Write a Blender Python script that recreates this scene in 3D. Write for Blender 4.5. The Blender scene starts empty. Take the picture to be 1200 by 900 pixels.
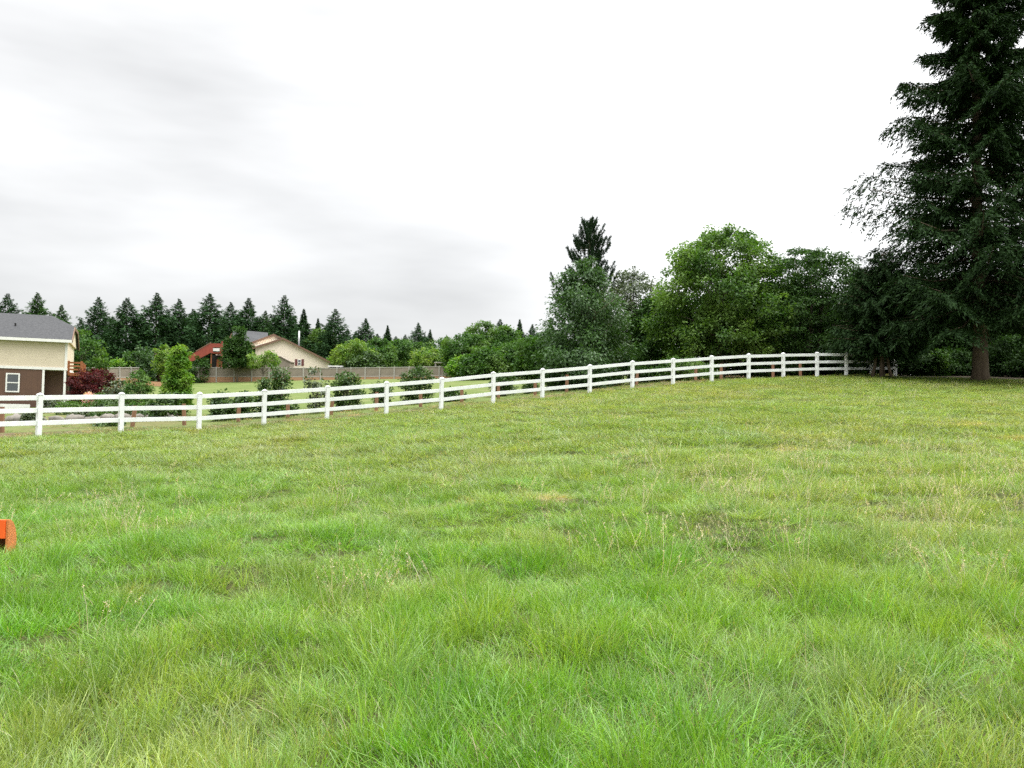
import bpy, math, random
import numpy as np
from mathutils import Matrix, Vector

rs = np.random.RandomState
R = math.radians
scene = bpy.context.scene
COL = scene.collection

# ------------------------------------------------------------------ camera
PITCH, ROLL, EYE = math.atan(0.04), R(1.0), 1.6
FWD = np.array([0, math.cos(PITCH), math.sin(PITCH)])
UP0 = np.array([0, -math.sin(PITCH), math.cos(PITCH)])
RT0 = np.array([1.0, 0, 0])
RT = RT0 * math.cos(ROLL) + UP0 * math.sin(ROLL)
UP = -RT0 * math.sin(ROLL) + UP0 * math.cos(ROLL)
def W(px, py, Y):
    """point of the place seen at photo pixel (px,py) at forward distance Y"""
    d = FWD + RT * (px - 600) / 1000 + UP * (450 - py) / 1000
    return np.array([0, 0, EYE]) + d * (Y / d[1])
cam = bpy.data.cameras.new('camera'); cam.lens = 30; cam.sensor_width = 36
cam.clip_start = 0.05; cam.clip_end = 3000
co = bpy.data.objects.new('camera', cam); COL.objects.link(co)
co.matrix_world = Matrix(((RT[0], UP[0], -FWD[0], 0), (RT[1], UP[1], -FWD[1], 0), (RT[2], UP[2], -FWD[2], EYE), (0, 0, 0, 1)))
scene.camera = co

# ------------------------------------------------------------------ noise
def vnoise(x, y, seed=0):
    x = np.asarray(x, float); y = np.asarray(y, float)
    xi = np.floor(x).astype(np.int64); yi = np.floor(y).astype(np.int64)
    fx = x - xi; fy = y - yi; fx = fx * fx * (3 - 2 * fx); fy = fy * fy * (3 - 2 * fy)
    def h(a, b):
        n = (a * 374761393 + b * 668265263 + seed * 1442695041) & 0x7fffffff
        n = ((n ^ (n >> 13)) * 1274126177) & 0x7fffffff
        n = n ^ (n >> 16)
        return (n & 0xffff) / 65535.0
    return (h(xi, yi) * (1 - fx) + h(xi + 1, yi) * fx) * (1 - fy) + (h(xi, yi + 1) * (1 - fx) + h(xi + 1, yi + 1) * fx) * fy
def fbm(x, y, seed=0, o=3):
    s = 0; a = .5; t = 0
    for k in range(o):
        s = s + a * vnoise(x * 2 ** k, y * 2 ** k, seed + k * 17); t += a; a *= .5
    return s / t
def sm(a, b, x):
    t = np.clip((x - a) / (b - a), 0, 1); return t * t * (3 - 2 * t)

# ------------------------------------------------------------------ white fence posts (base pixel, base y, pixel height) and the terrain
POST = [(-62, 517, 55.5), (45, 512, 51.2), (141.5, 507.5, 47.5), (233, 504.7, 45), (309, 499.3, 42.8), (383, 493, 41.1), (452.6, 486.8, 39.8),
        (516.8, 480.5, 38.4), (577.8, 473, 37.2), (635.4, 467.7, 36), (691, 461.8, 34.6), (741, 456, 33.3), (788.6, 452, 32.3),
        (834, 447.8, 31.3), (877.3, 444.8, 30.6), (918, 443, 29.8), (957.4, 441.6, 29.1), (991.7, 441, 28.5), (1021.5, 440.6, 27.9), (1049.3, 440.4, 27.4)]
PB = [W(x, y, 1300.0 / h) for x, y, h in POST]
tpx = [-400, 45, 233, 453, 600, 800, 1000, 1500]
TAB = [(5, [510, 506, 498, 481, 467, 446.5, 440, 442]), (60, [482, 477, 471, 462, 453, 441, 439, 442]),
       (85, [468, 463, 457, 450, 445, 440, 440, 444]), (110, [455, 451, 448, 444, 441, 439, 441, 446]),
       (160, [448, 444, 442, 441, 440, 440, 442, 447])]
cols = [( -700, 520, 19.0), (-250, 519, 22.0)] + [(p[0], p[1], 1300.0 / p[2]) for p in POST] + [(1100, 441.5, 47.5), (1200, 444, 47), (1330, 450, 45), (1700, 470, 42)]
SC, CY, CZ = [], [], []
for px, py, D in cols:
    b = W(px, py, D); SC.append(b[0] / b[1])
    ys = [-50, 0]; zs = [0, 0]
    for t in (.12, .25, .4, .55, .7, .85, 1.0):
        ys.append(D * t); zs.append(b[2] * t ** 1.22)
    for off, row in TAB:
        Y = D + 5 if off == 5 else off
        py2 = float(np.interp(px, tpx, row))
        if px > 1000 and off == 5: py2 = min(py2, py) + .5
        ys.append(Y); zs.append(W(px, py2, Y)[2])
    ys.append(500); zs.append(zs[-1] + 3); CY.append(ys); CZ.append(zs)
SC = np.array(SC)
def base_height(X, Y):
    X = np.asarray(X, float); Y = np.asarray(Y, float)
    s = np.clip(X / np.maximum(Y, 1.0), SC[0], SC[-1])
    Z = np.stack([np.interp(Y.ravel(), CY[k], CZ[k]) for k in range(len(SC))])
    f = np.interp(s.ravel(), SC, np.arange(len(SC)))
    i = np.clip(np.floor(f).astype(int), 0, len(SC) - 2); w = f - i
    n = np.arange(Z.shape[1])
    return (Z[i, n] * (1 - w) + Z[i + 1, n] * w).reshape(X.shape)
def fence_dist(X, Y):
    """forward distance of the white fence line at this bearing"""
    s = np.asarray(X, float) / np.maximum(np.asarray(Y, float), 1.0)
    return np.interp(s, SC, [c[2] for c in cols])
def height(X, Y):
    X = np.asarray(X, float); Y = np.asarray(Y, float)
    z = base_height(X, Y)
    near = 1 - sm(18, 40, Y)
    z = z + (fbm(X * .45 + 7, Y * .45, 3) - .5) * .26 * near * sm(1, 4, np.hypot(X, Y)) + (fbm(X * 1.7, Y * 1.7, 9) - .5) * .10 * near
    return z
def hz(x, y): return float(height(np.array([x]), np.array([y]))[0])
def G(px, py, y0=1.5, y1=200):
    Ys = np.linspace(y0, y1, 4000)
    d = FWD + RT * (px - 600) / 1000 + UP * (450 - py) / 1000
    Xs = d[0] / d[1] * Ys; Zs = EYE + d[2] / d[1] * Ys
    k = np.argmax(Zs < height(Xs, Ys))
    return np.array([Xs[k], Ys[k], Zs[k]])
def GP(px, Y):
    """ground point under photo column px at distance Y"""
    x = (px - 600) / 1000 * Y
    for _ in range(3):
        z = hz(x, Y); rel = np.array([x, Y, z - EYE])
        u = rel @ RT / (rel @ FWD) * 1000 + 600
        x += (px - u) / 1000 * Y
    return np.array([x, Y, hz(x, Y)])

# ------------------------------------------------------------------ materials
def new_mat(name):
    m = bpy.data.materials.new(name); m.use_nodes = True
    nt = m.node_tree; nt.nodes.clear()
    out = nt.nodes.new('ShaderNodeOutputMaterial')
    return m, nt, out
def N(nt, t, **k):
    n = nt.nodes.new(t)
    for a, b in k.items(): setattr(n, a, b)
    return n
def ramp(nt, fac, stops):
    r = N(nt, 'ShaderNodeValToRGB'); e = r.color_ramp.elements
    while len(e) < len(stops): e.new(.5)
    for el, (p, c) in zip(e, stops): el.position = p; el.color = (*c, 1)
    nt.links.new(fac, r.inputs[0]); return r.outputs[0]
def noise(nt, scale, detail=4, rough=.6, coord='Object', vec=None):
    n = N(nt, 'ShaderNodeTexNoise'); n.inputs['Scale'].default_value = scale; n.inputs['Detail'].default_value = detail; n.inputs['Roughness'].default_value = rough
    if vec is None:
        tc = N(nt, 'ShaderNodeTexCoord'); vec = tc.outputs[coord]
    nt.links.new(vec, n.inputs['Vector']); return n.outputs['Fac']
def mix(nt, a, b, f, mode='MIX'):
    m = N(nt, 'ShaderNodeMix', data_type='RGBA', blend_type=mode)
    for s, v in ((0, f), (6, a), (7, b)):
        if hasattr(v, 'node') or hasattr(v, 'links'): nt.links.new(v, m.inputs[s])
        elif s == 0: m.inputs[0].default_value = v
        else: m.inputs[s].default_value = (*v, 1)
    return m.outputs[2]
def leaf_mat(name, c1, c2, c3=None, trans=.35, gloss=.02, rough=.45, nscale=.8):
    """leaf colours c1..c2 by leaf, c3 in clumps"""
    m, nt, out = new_mat(name)
    g = N(nt, 'ShaderNodeNewGeometry')
    col = ramp(nt, g.outputs['Random Per Island'], [(0, c1), (.6, tuple((a + b) / 2 for a, b in zip(c1, c2))), (1, c2)])
    if c3:
        f = noise(nt, nscale, 2)
        f = ramp(nt, f, [(.42, (0, 0, 0)), (.62, (1, 1, 1))])
        col = mix(nt, col, c3, f)
        m_ = nt.nodes[-1]
    d = N(nt, 'ShaderNodeBsdfDiffuse'); t = N(nt, 'ShaderNodeBsdfTranslucent'); s = N(nt, 'ShaderNodeBsdfGlossy')
    s.inputs['Roughness'].default_value = rough; s.inputs['Color'].default_value = (.9, .95, .9, 1)
    nt.links.new(col, d.inputs['Color']); nt.links.new(mix(nt, col, (.88, 1.0, .35), 1.0, 'MULTIPLY'), t.inputs['Color'])
    a = N(nt, 'ShaderNodeMixShader'); a.inputs[0].default_value = trans
    nt.links.new(d.outputs[0], a.inputs[1]); nt.links.new(t.outputs[0], a.inputs[2])
    b = N(nt, 'ShaderNodeMixShader'); b.inputs[0].default_value = gloss
    nt.links.new(a.outputs[0], b.inputs[1]); nt.links.new(s.outputs[0], b.inputs[2])
    nt.links.new(b.outputs[0], out.inputs[0]); return m
def solid(name, c1, c2=None, scale=3, rough=.7, bump=0, bscale=20, stretch=None, spec=.3):
    m, nt, out = new_mat(name)
    p = N(nt, 'ShaderNodeBsdfPrincipled'); p.inputs['Roughness'].default_value = rough; p.inputs['Specular IOR Level'].default_value = spec
    tc = N(nt, 'ShaderNodeTexCoord'); mp = N(nt, 'ShaderNodeMapping'); nt.links.new(tc.outputs['Object'], mp.inputs[0])
    if stretch: mp.inputs['Scale'].default_value = stretch
    f = noise(nt, scale, 5, .65, vec=mp.outputs[0])
    c2 = c2 or tuple(c * .8 for c in c1)
    nt.links.new(ramp(nt, f, [(.3, c1), (.7, c2)]), p.inputs['Base Color'])
    if bump:
        b = N(nt, 'ShaderNodeBump'); b.inputs['Strength'].default_value = bump; b.inputs['Distance'].default_value = .02
        nt.links.new(noise(nt, bscale, 3, .6, vec=mp.outputs[0]), b.inputs['Height']); nt.links.new(b.outputs[0], p.inputs['Normal'])
    nt.links.new(p.outputs[0], out.inputs[0]); return m
def siding(name, c1, c2, pitch=.2, axis='Z'):
    """lapped boards: rows a board pitch apart"""
    m, nt, out = new_mat(name)
    p = N(nt, 'ShaderNodeBsdfPrincipled'); p.inputs['Roughness'].default_value = .65
    tc = N(nt, 'ShaderNodeTexCoord'); sx = N(nt, 'ShaderNodeSeparateXYZ'); nt.links.new(tc.outputs['Object'], sx.inputs[0])
    d = N(nt, 'ShaderNodeMath', operation='DIVIDE'); nt.links.new(sx.outputs[axis], d.inputs[0]); d.inputs[1].default_value = pitch
    fr = N(nt, 'ShaderNodeMath', operation='FRACT'); nt.links.new(d.outputs[0], fr.inputs[0])
    b = N(nt, 'ShaderNodeBump'); b.inputs['Strength'].default_value = .3; b.inputs['Distance'].default_value = .02
    nt.links.new(fr.outputs[0], b.inputs['Height']); nt.links.new(b.outputs[0], p.inputs['Normal'])
    col = ramp(nt, noise(nt, 1.2, 5, .7), [(.3, c1), (.7, c2)])
    gap = ramp(nt, fr.outputs[0], [(.0, (.72, .72, .72)), (.1, (1, 1, 1))])
    nt.links.new(mix(nt, col, gap, 1.0, 'MULTIPLY'), p.inputs['Base Color'])
    nt.links.new(p.outputs[0], out.inputs[0]); return m

M = {}
M['vinyl'] = solid('white_vinyl', (.80, .81, .81), (.66, .68, .64), 3.5, .45)
M['cap'] = solid('white_vinyl_cap', (.78, .79, .8), (.7, .7, .7), 8, .5)
M['bark_fir'] = solid('fir_bark', (.065, .046, .03), (.13, .10, .068), 5, .95, 1.0, 14, (1, 1, .25))
M['twig'] = solid('dark_twigs', (.04, .03, .022), (.07, .052, .038), 6, .95)
M['bark'] = solid('grey_bark', (.12, .10, .08), (.22, .19, .15), 6, .95, .8, 18, (1, 1, .3))
M['cream'] = siding('cream_siding', (.66, .57, .44), (.61, .52, .40), .2)
M['peach'] = siding('pale_peach_siding', (.86, .76, .62), (.82, .72, .58), .2)
M['brown'] = siding('brown_siding', (.115, .058, .034), (.09, .045, .028), .35, 'X')
M['trim'] = solid('white_trim', (.80, .79, .76), (.7, .69, .66), 4, .5)
M['roof'] = solid('grey_shingles', (.035, .036, .038), (.068, .069, .072), 6, .9, .6, 12)
M['browntrim'] = solid('brown_trim', (.20, .12, .08), (.15, .09, .06), 4, .7)
M['glass'] = solid('dark_glass', (.04, .05, .055), (.07, .08, .085), 1, .12, spec=.8)
M['cedar'] = solid('stained_cedar', (.31, .115, .045), (.23, .08, .035), 6, .75, .4, 20, (1, 1, .2))
M['retain'] = solid('orange_boards', (.44, .24, .13), (.33, .19, .12), 2.5, .85, .4, 20, (.3, .3, 3))
M['redwood'] = solid('red_stain', (.31, .07, .045), (.23, .05, .035), 3, .7)
M['shutter'] = solid('maroon_shutter', (.17, .06, .055), (.13, .045, .04), 4, .6)
M['greywood'] = siding('weathered_boards', (.27, .225, .18), (.19, .16, .125), .14, 'X')
M['greyrail'] = solid('weathered_rail', (.42, .40, .36), (.32, .30, .27), 5, .85)
M['postwood'] = solid('old_brown_post', (.25, .135, .075), (.17, .095, .06), 9, .9, .6, 25, (1, 1, .3))
M['dark'] = solid('dark_interior', (.02, .018, .016), (.012, .012, .012), 3, .9)
M['orange'] = solid('orange_paint', (.86, .13, .022), (.78, .105, .018), 5, .42)
M['rust'] = solid('faded_orange_paint', (.62, .19, .05), (.42, .17, .06), 26, .8, .8, 50)
M['rustin'] = solid('rusty_inside', (.16, .035, .015), (.09, .02, .012), 14, .85)
M['rock'] = solid('garden_rock', (.22, .20, .17), (.13, .12, .105), 4, .95, 1, 8)
M['metal'] = solid('pale_flue_metal', (.7, .7, .7), (.6, .6, .6), 4, .4)

# ------------------------------------------------------------------ mesh helpers
def np_mesh(name, V, F, mat=None, smooth=False):
    V = np.ascontiguousarray(V, np.float32).reshape(-1, 3); F = np.ascontiguousarray(F, np.int32)
    me = bpy.data.meshes.new(name)
    k = F.shape[1]
    me.vertices.add(len(V)); me.vertices.foreach_set('co', V.ravel())
    me.loops.add(F.size); me.loops.foreach_set('vertex_index', F.ravel())
    me.polygons.add(len(F)); me.polygons.foreach_set('loop_start', np.arange(0, F.size, k, dtype=np.int32))
    if smooth: me.polygons.foreach_set('use_smooth', np.ones(len(F), bool))
    me.update(calc_edges=True)
    if mat: me.materials.append(mat)
    return me
def obj(name, me, parent=None, loc=None):
    o = bpy.data.objects.new(name, me); COL.objects.link(o)
    if parent: o.parent = parent
    if loc is not None: o.location = [float(v) for v in loc]
    return o
def thing(name, label, cat, loc=(0, 0, 0), rz=0, group=None, kind=None):
    o = obj(name, None, None, loc); o.rotation_euler.z = rz; tag(o, label, cat, group, kind)
    o.empty_display_size = .3
    return o
def tag(o, label=None, cat=None, group=None, kind=None):
    if label: o['label'] = label
    if cat: o['category'] = cat
    if group: o['group'] = group
    if kind: o['kind'] = kind
    return o
class MB:
    """collects boxes, polygons and tubes and links them as one mesh"""
    def __init__(s): s.v = []; s.f = []
    def add(s, vs, fs):
        n = len(s.v); s.v += [tuple(map(float, v)) for v in vs]; s.f += [tuple(i + n for i in f) for f in fs]; return s
    def box(s, x0, x1, y0, y1, z0, z1):
        return s.add([(x, y, z) for z in (z0, z1) for x, y in ((x0, y0), (x1, y0), (x1, y1), (x0, y1))],
                     [(3, 2, 1, 0), (4, 5, 6, 7), (0, 1, 5, 4), (1, 2, 6, 5), (2, 3, 7, 6), (3, 0, 4, 7)])
    def beam(s, a, b, w, h, up=(0, 0, 1)):
        a = np.array(a, float); b = np.array(b, float); d = (b - a) / np.linalg.norm(b - a)
        x = np.cross(d, up); x /= np.linalg.norm(x); z = np.cross(x, d)
        vs = [p + x * w / 2 * i + z * h / 2 * j for p in (a, b) for i, j in ((-1, -1), (1, -1), (1, 1), (-1, 1))]
        return s.add(vs, [(0, 1, 2, 3), (7, 6, 5, 4), (0, 4, 5, 1), (1, 5, 6, 2), (2, 6, 7, 3), (3, 7, 4, 0)])
    def prism(s, poly, y0, y1):
        """polygon in x,z pushed from y0 to y1"""
        n = len(poly)
        return s.add([(x, y0, z) for x, z in poly] + [(x, y1, z) for x, z in poly],
                     [tuple(range(n)), tuple(range(2 * n - 1, n - 1, -1))] + [(i, i + n, (i + 1) % n + n, (i + 1) % n) for i in range(n)])
    def tube(s, pts, rad, k=8, cap=True):
        pts = [np.array(p, float) for p in pts]; n0 = len(s.v); vs = []
        for i, p in enumerate(pts):
            d = pts[min(i + 1, len(pts) - 1)] - pts[max(i - 1, 0)]; d /= np.linalg.norm(d) + 1e-9
            a = np.cross(d, (0.31, 0.95, .05)); a /= np.linalg.norm(a); b = np.cross(d, a)
            r = rad[i]
            vs += [p + (a * math.cos(q) + b * math.sin(q)) * r for q in (2 * math.pi * j / k for j in range(k))]
        fs = [(i * k + j, i * k + (j + 1) % k, (i + 1) * k + (j + 1) % k, (i + 1) * k + j) for i in range(len(pts) - 1) for j in range(k)]
        if cap: fs += [tuple(range(k))[::-1], tuple(range((len(pts) - 1) * k, len(pts) * k))]
        return s.add(vs, fs)
    def mesh(s, name, mat, smooth=False):
        me = bpy.data.meshes.new(name); me.from_pydata(s.v, [], s.f); me.update()
        me.materials.append(mat)
        if smooth:
            for p in me.polygons: p.use_smooth = True
        return me
    def build(s, name, mat, parent=None, smooth=False, bevel=0):
        o = obj(name, s.mesh(name, mat, smooth), parent)
        if bevel:
            b = o.modifiers.new('bevel', 'BEVEL'); b.width = bevel; b.segments = 2
        return o

# ------------------------------------------------------------------ ground
def axis(lo, hi, n, k):
    t = np.linspace(-1, 1, n) if lo < 0 and abs(lo + hi) < 1 else None
    if t is not None: return np.sinh(t * k) / math.sinh(k) * hi
    t = np.linspace(0, 1, n); return lo + np.sinh(t * k) / math.sinh(k) * (hi - lo)
gx = axis(-900, 900, 520, 6.2); gy = np.concatenate([np.linspace(-80, -2, 14), axis(0, 1400, 560, 5.6)])
GX, GY = np.meshgrid(gx, gy)
GZ = height(GX, GY) - .0
nx, ny = len(gx), len(gy)
idx = np.arange(nx * ny).reshape(ny, nx)
F = np.stack([idx[:-1, :-1], idx[:-1, 1:], idx[1:, 1:], idx[1:, :-1]], -1).reshape(-1, 4)
# ground kinds: soil and mulch strip behind the fence, leaf litter under the trees, straw patches
FD = fence_dist(GX, GY)
beyond = GY - FD
sang = GX / np.maximum(GY, 1)
nz = fbm(GX * .6, GY * .6, 21)
mulch = sm(-.3, .5, beyond) * (1 - sm(2.2, 4.5, beyond + (nz - .5) * 4)) * (.35 + .65 * nz)
bed = sm(-.62, -.55, sang) * (1 - sm(-.40, -.36, sang)) * sm(4, 7, beyond) * (1 - sm(24, 30, beyond)) * sm(.42, .55, nz)
litter = sm(.13, .22, sang) * sm(.2, 1.2, beyond)
litter = np.maximum(litter, sm(.40, .45, sang) * sm(-2.6, -1.0, beyond))
dirt = np.clip(mulch + bed * .45 + litter, 0, 1)
def gc(px, py): return G(px, py)
STRAW = [(642, 583, 26, .16), (620, 581, 12, .12), (556, 590, 20, .16), (1140, 500, 45, .35), (1190, 517, 25, .3), (1165, 757, 16, .1), (350, 595, 10, .1), (1110, 690, 20, .1), (930, 530, 25, .2), (735, 532, 14, .2)]
SP = [(g_, rx * g_[1] / 1000, ry) for g_, rx, ry in ((gc(a, b), rx, ry) for a, b, rx, ry in STRAW)]
def strawmask(X, Y):
    m = np.zeros_like(X)
    for p, rx, ry in SP:
        q = ((X - p[0]) / rx) ** 2 + ((Y - p[1]) / (ry * 1.5)) ** 2
        m = np.maximum(m, np.exp(-q * 1.2))
    return m
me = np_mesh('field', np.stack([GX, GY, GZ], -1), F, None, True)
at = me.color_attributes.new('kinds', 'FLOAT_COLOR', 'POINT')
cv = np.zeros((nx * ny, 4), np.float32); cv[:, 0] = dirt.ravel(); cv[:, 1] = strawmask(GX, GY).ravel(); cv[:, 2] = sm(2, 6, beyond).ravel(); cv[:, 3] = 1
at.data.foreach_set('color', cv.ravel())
mo = me.attributes.new('wood_shade', 'FLOAT', 'POINT'); mo.data.foreach_set('value', (sm(.36, .42, sang) * sm(-2.8, -1.2, beyond) * (1 - sm(60, 90, beyond))).astype(np.float32).ravel())  # shade below the tall fir and right-hand wood, painted into the ground colour
m, nt, out = new_mat('meadow_ground')
p = N(nt, 'ShaderNodeBsdfPrincipled'); p.inputs['Roughness'].default_value = .95; p.inputs['Specular IOR Level'].default_value = .1
a = N(nt, 'ShaderNodeAttribute', attribute_name='kinds'); sp = N(nt, 'ShaderNodeSeparateColor'); nt.links.new(a.outputs['Color'], sp.inputs[0])
thatch = ramp(nt, noise(nt, 9, 6, .7), [(.3, (.03, .04, .014)), (.5, (.055, .065, .02)), (.7, (.11, .10, .045))])
lawn = ramp(nt, noise(nt, .35, 8, .7), [(.3, (.075, .11, .028)), (.5, (.11, .145, .04)), (.7, (.155, .165, .07))])
soil = ramp(nt, noise(nt, 3, 6, .75), [(.3, (.06, .042, .026)), (.5, (.14, .09, .058)), (.7, (.26, .175, .11))])
c = mix(nt, thatch, lawn, sp.outputs[2]); c = mix(nt, c, (.40, .30, .15), sp.outputs[1]); c = mix(nt, c, soil, sp.outputs[0])
am = N(nt, 'ShaderNodeAttribute', attribute_name='wood_shade'); c = mix(nt, c, (.035, .027, .017), am.outputs['Fac'])
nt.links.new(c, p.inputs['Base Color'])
b = N(nt, 'ShaderNodeBump'); b.inputs['Strength'].default_value = .7; b.inputs['Distance'].default_value = .06
nt.links.new(noise(nt, 6, 6, .7), b.inputs['Height']); nt.links.new(b.outputs[0], p.inputs['Normal'])
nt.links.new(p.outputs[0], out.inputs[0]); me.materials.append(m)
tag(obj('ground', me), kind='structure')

# ------------------------------------------------------------------ grass
def grass_mat(name, tipc, straw_share=.05, trans=.4):
    m, nt, out = new_mat(name)
    a = N(nt, 'ShaderNodeAttribute', attribute_name='tint'); a.attribute_type = 'INSTANCER'
    v = N(nt, 'ShaderNodeAttribute', attribute_name='along')
    g = N(nt, 'ShaderNodeNewGeometry')
    var = ramp(nt, g.outputs['Random Per Island'], [(0, (.5, .6, .5)), (.5, (1, 1, 1)), (.85, (1.2, 1.15, 1.0)), (1, (1.45, 1.35, 1.3))])
    c = mix(nt, a.outputs['Color'], var, 1.0, 'MULTIPLY')
    dead = ramp(nt, g.outputs['Random Per Island'], [(0, (0, 0, 0)), (1 - straw_share, (0, 0, 0)), (1 - straw_share + .002, (1, 1, 1))])
    c = mix(nt, c, (.40, .33, .19), dead)
    # tips bleach to straw, sheath at the base pale
    tip = ramp(nt, v.outputs['Fac'], [(0, (.0, 0, 0)), (.6, (0, 0, 0)), (1, (.30, .30, .30))])
    c = mix(nt, c, tipc, tip)
    d = N(nt, 'ShaderNodeBsdfDiffuse'); t = N(nt, 'ShaderNodeBsdfTranslucent'); s = N(nt, 'ShaderNodeBsdfGlossy'); s.inputs['Roughness'].default_value = .42
    nt.links.new(c, d.inputs['Color']); nt.links.new(mix(nt, c, (1.15, 1.1, .5), 1.0, 'MULTIPLY'), t.inputs['Color'])
    x = N(nt, 'ShaderNodeMixShader'); x.inputs[0].default_value = trans
    nt.links.new(d.outputs[0], x.inputs[1]); nt.links.new(t.outputs[0], x.inputs[2])
    y = N(nt, 'ShaderNodeMixShader'); y.inputs[0].default_value = .05
    nt.links.new(x.outputs[0], y.inputs[1]); nt.links.new(s.outputs[0], y.inputs[2])
    nt.links.new(y.outputs[0], out.inputs[0]); return m
M['grass'] = grass_mat('grass_blades', (.30, .33, .12))
M['straw'] = grass_mat('straw_blades', (.5, .42, .27), 0.0, .3)
def clump(seed, n, rad, L, wd, bend, mat, spread=.5, seg=4, comb=(0, 0)):
    r = rs(seed)
    ang = r.rand(n) * 2 * np.pi; rr = rad * np.sqrt(r.rand(n))
    bx, by = rr * np.cos(ang), rr * np.sin(ang)
    la = ang + r.normal(0, .9, n); le = L * (.45 + .75 * r.rand(n)); lean = np.abs(r.normal(0, spread, n)) * .6 + .08
    dx = np.cos(la) * lean + comb[0]; dy = np.sin(la) * lean + comb[1]
    cur = bend * (.3 + r.rand(n) * 1.1)
    w = wd * (.6 + .8 * r.rand(n))
    wa = r.rand(n) * np.pi; wx, wy = np.cos(wa), np.sin(wa)
    t = np.linspace(0, 1, seg + 1)
    hor = np.sqrt(dx ** 2 + dy ** 2) + 1e-6; ux, uy = dx / hor, dy / hor
    V = np.zeros((n, seg + 1, 2, 3)); px = bx.copy(); py = by.copy(); pz = np.full(n, -.02)
    for i in range(seg + 1):
        if i:
            th = np.arctan(hor) + cur * (t[i] - .5 / seg)     # angle away from vertical grows along the blade
            th = np.minimum(th, 2.1)
            px = px + ux * np.sin(th) * le / seg; py = py + uy * np.sin(th) * le / seg; pz = pz + np.cos(th) * le / seg
        ww = w * (1 - t[i] ** 1.7) * .5 + 1e-4
        for k, s in enumerate((-1, 1)):
            V[:, i, k, 0] = px + wx * ww * s; V[:, i, k, 1] = py + wy * ww * s; V[:, i, k, 2] = pz
    V[..., 2] = np.maximum(V[..., 2], .004)
    b = (np.arange(n) * (seg + 1) * 2)[:, None] + (np.arange(seg) * 2)[None]
    F = np.stack([b, b + 1, b + 3, b + 2], -1).reshape(-1, 4)
    me = np_mesh('grass_tuft', V, F, mat, True)
    at = me.attributes.new('along', 'FLOAT', 'POINT'); at.data.foreach_set('value', np.tile(np.repeat(t, 2), n).astype(np.float32))
    return me
def stalks(seed, n, rad, L, mat):
    """dry flowering stems with loose seed heads"""
    r = rs(seed); Q = []
    for _ in range(n):
        a = r.rand() * 6.28; q = rad * math.sqrt(r.rand()); b = np.array([q * math.cos(a), q * math.sin(a), 0.])
        d = np.array([r.normal(0, .22), r.normal(0, .22), 1.]); d /= np.linalg.norm(d); l = L * (.6 + .6 * r.rand())
        w = np.array([math.cos(a), math.sin(a), 0]) * .0013
        mid = b + d * l * .6; top = b + d * l + np.array([d[0], d[1], -.15]) * l * .15
        Q += [[b - w, b + w, mid + w, mid - w], [mid - w, mid + w, top + w * .6, top - w * .6]]
        for k in range(16):
            c = mid + (top - mid) * (.3 + .72 * r.rand()); e = r.normal(0, 1, 3) * .5 + (0, 0, .8); e /= np.linalg.norm(e); l2 = .008 + .014 * r.rand()
            x = np.cross(e, r.normal(0, 1, 3)); x = x / np.linalg.norm(x) * .002
            Q.append([c, c + e * l2 * .5 + x, c + e * l2, c + e * l2 * .5 - x])
    Q = np.array(Q); return np_mesh('seed_stalks', Q, np.arange(len(Q) * 4).reshape(-1, 4), mat)

def scatter(name, label, metas, pts, rot, scl, pick, tint, mat_unused=None):
    me = bpy.data.meshes.new(name); me.vertices.add(len(pts)); me.vertices.foreach_set('co', np.asarray(pts, np.float32).ravel())
    def A(nm, ty, key, arr):
        a = me.attributes.new(nm, ty, 'POINT'); a.data.foreach_set(key, np.ascontiguousarray(arr).ravel())
    A('rot', 'FLOAT_VECTOR', 'vector', rot.astype(np.float32)); A('scl', 'FLOAT_VECTOR', 'vector', scl.astype(np.float32))
    A('pick', 'INT', 'value', pick.astype(np.int32))
    A('tint', 'FLOAT_COLOR', 'color', np.concatenate([tint, np.ones((len(tint), 1))], 1).astype(np.float32))
    o = obj(name, me); tag(o, label, 'grass', None, 'stuff')
    ng = bpy.data.node_groups.new(name, 'GeometryNodeTree')
    ng.interface.new_socket('Geometry', in_out='INPUT', socket_type='NodeSocketGeometry')
    ng.interface.new_socket('Geometry', in_out='OUTPUT', socket_type='NodeSocketGeometry')
    gi = ng.nodes.new('NodeGroupInput'); go = ng.nodes.new('NodeGroupOutput')
    jn = ng.nodes.new('GeometryNodeJoinGeometry')
    for mm in reversed(metas):
        po = bpy.data.objects.new(mm.name, mm)
        oi = ng.nodes.new('GeometryNodeObjectInfo'); oi.inputs['Object'].default_value = po; oi.inputs['As Instance'].default_value = True
        ng.links.new(oi.outputs['Geometry'], jn.inputs[0])
    ip = ng.nodes.new('GeometryNodeInstanceOnPoints'); ip.inputs['Pick Instance'].default_value = True
    def NA(nm, ty):
        n = ng.nodes.new('GeometryNodeInputNamedAttribute'); n.data_type = ty; n.inputs[0].default_value = nm; return n.outputs[0]
    ng.links.new(gi.outputs[0], ip.inputs['Points']); ng.links.new(jn.outputs[0], ip.inputs['Instance'])
    ng.links.new(NA('pick', 'INT'), ip.inputs['Instance Index'])
    ng.links.new(NA('rot', 'FLOAT_VECTOR'), ip.inputs['Rotation']); ng.links.new(NA('scl', 'FLOAT_VECTOR'), ip.inputs['Scale'])
    ng.links.new(ip.outputs[0], go.inputs[0])
    md = o.modifiers.new('tufts', 'NODES'); md.node_group = ng
    return o

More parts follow.
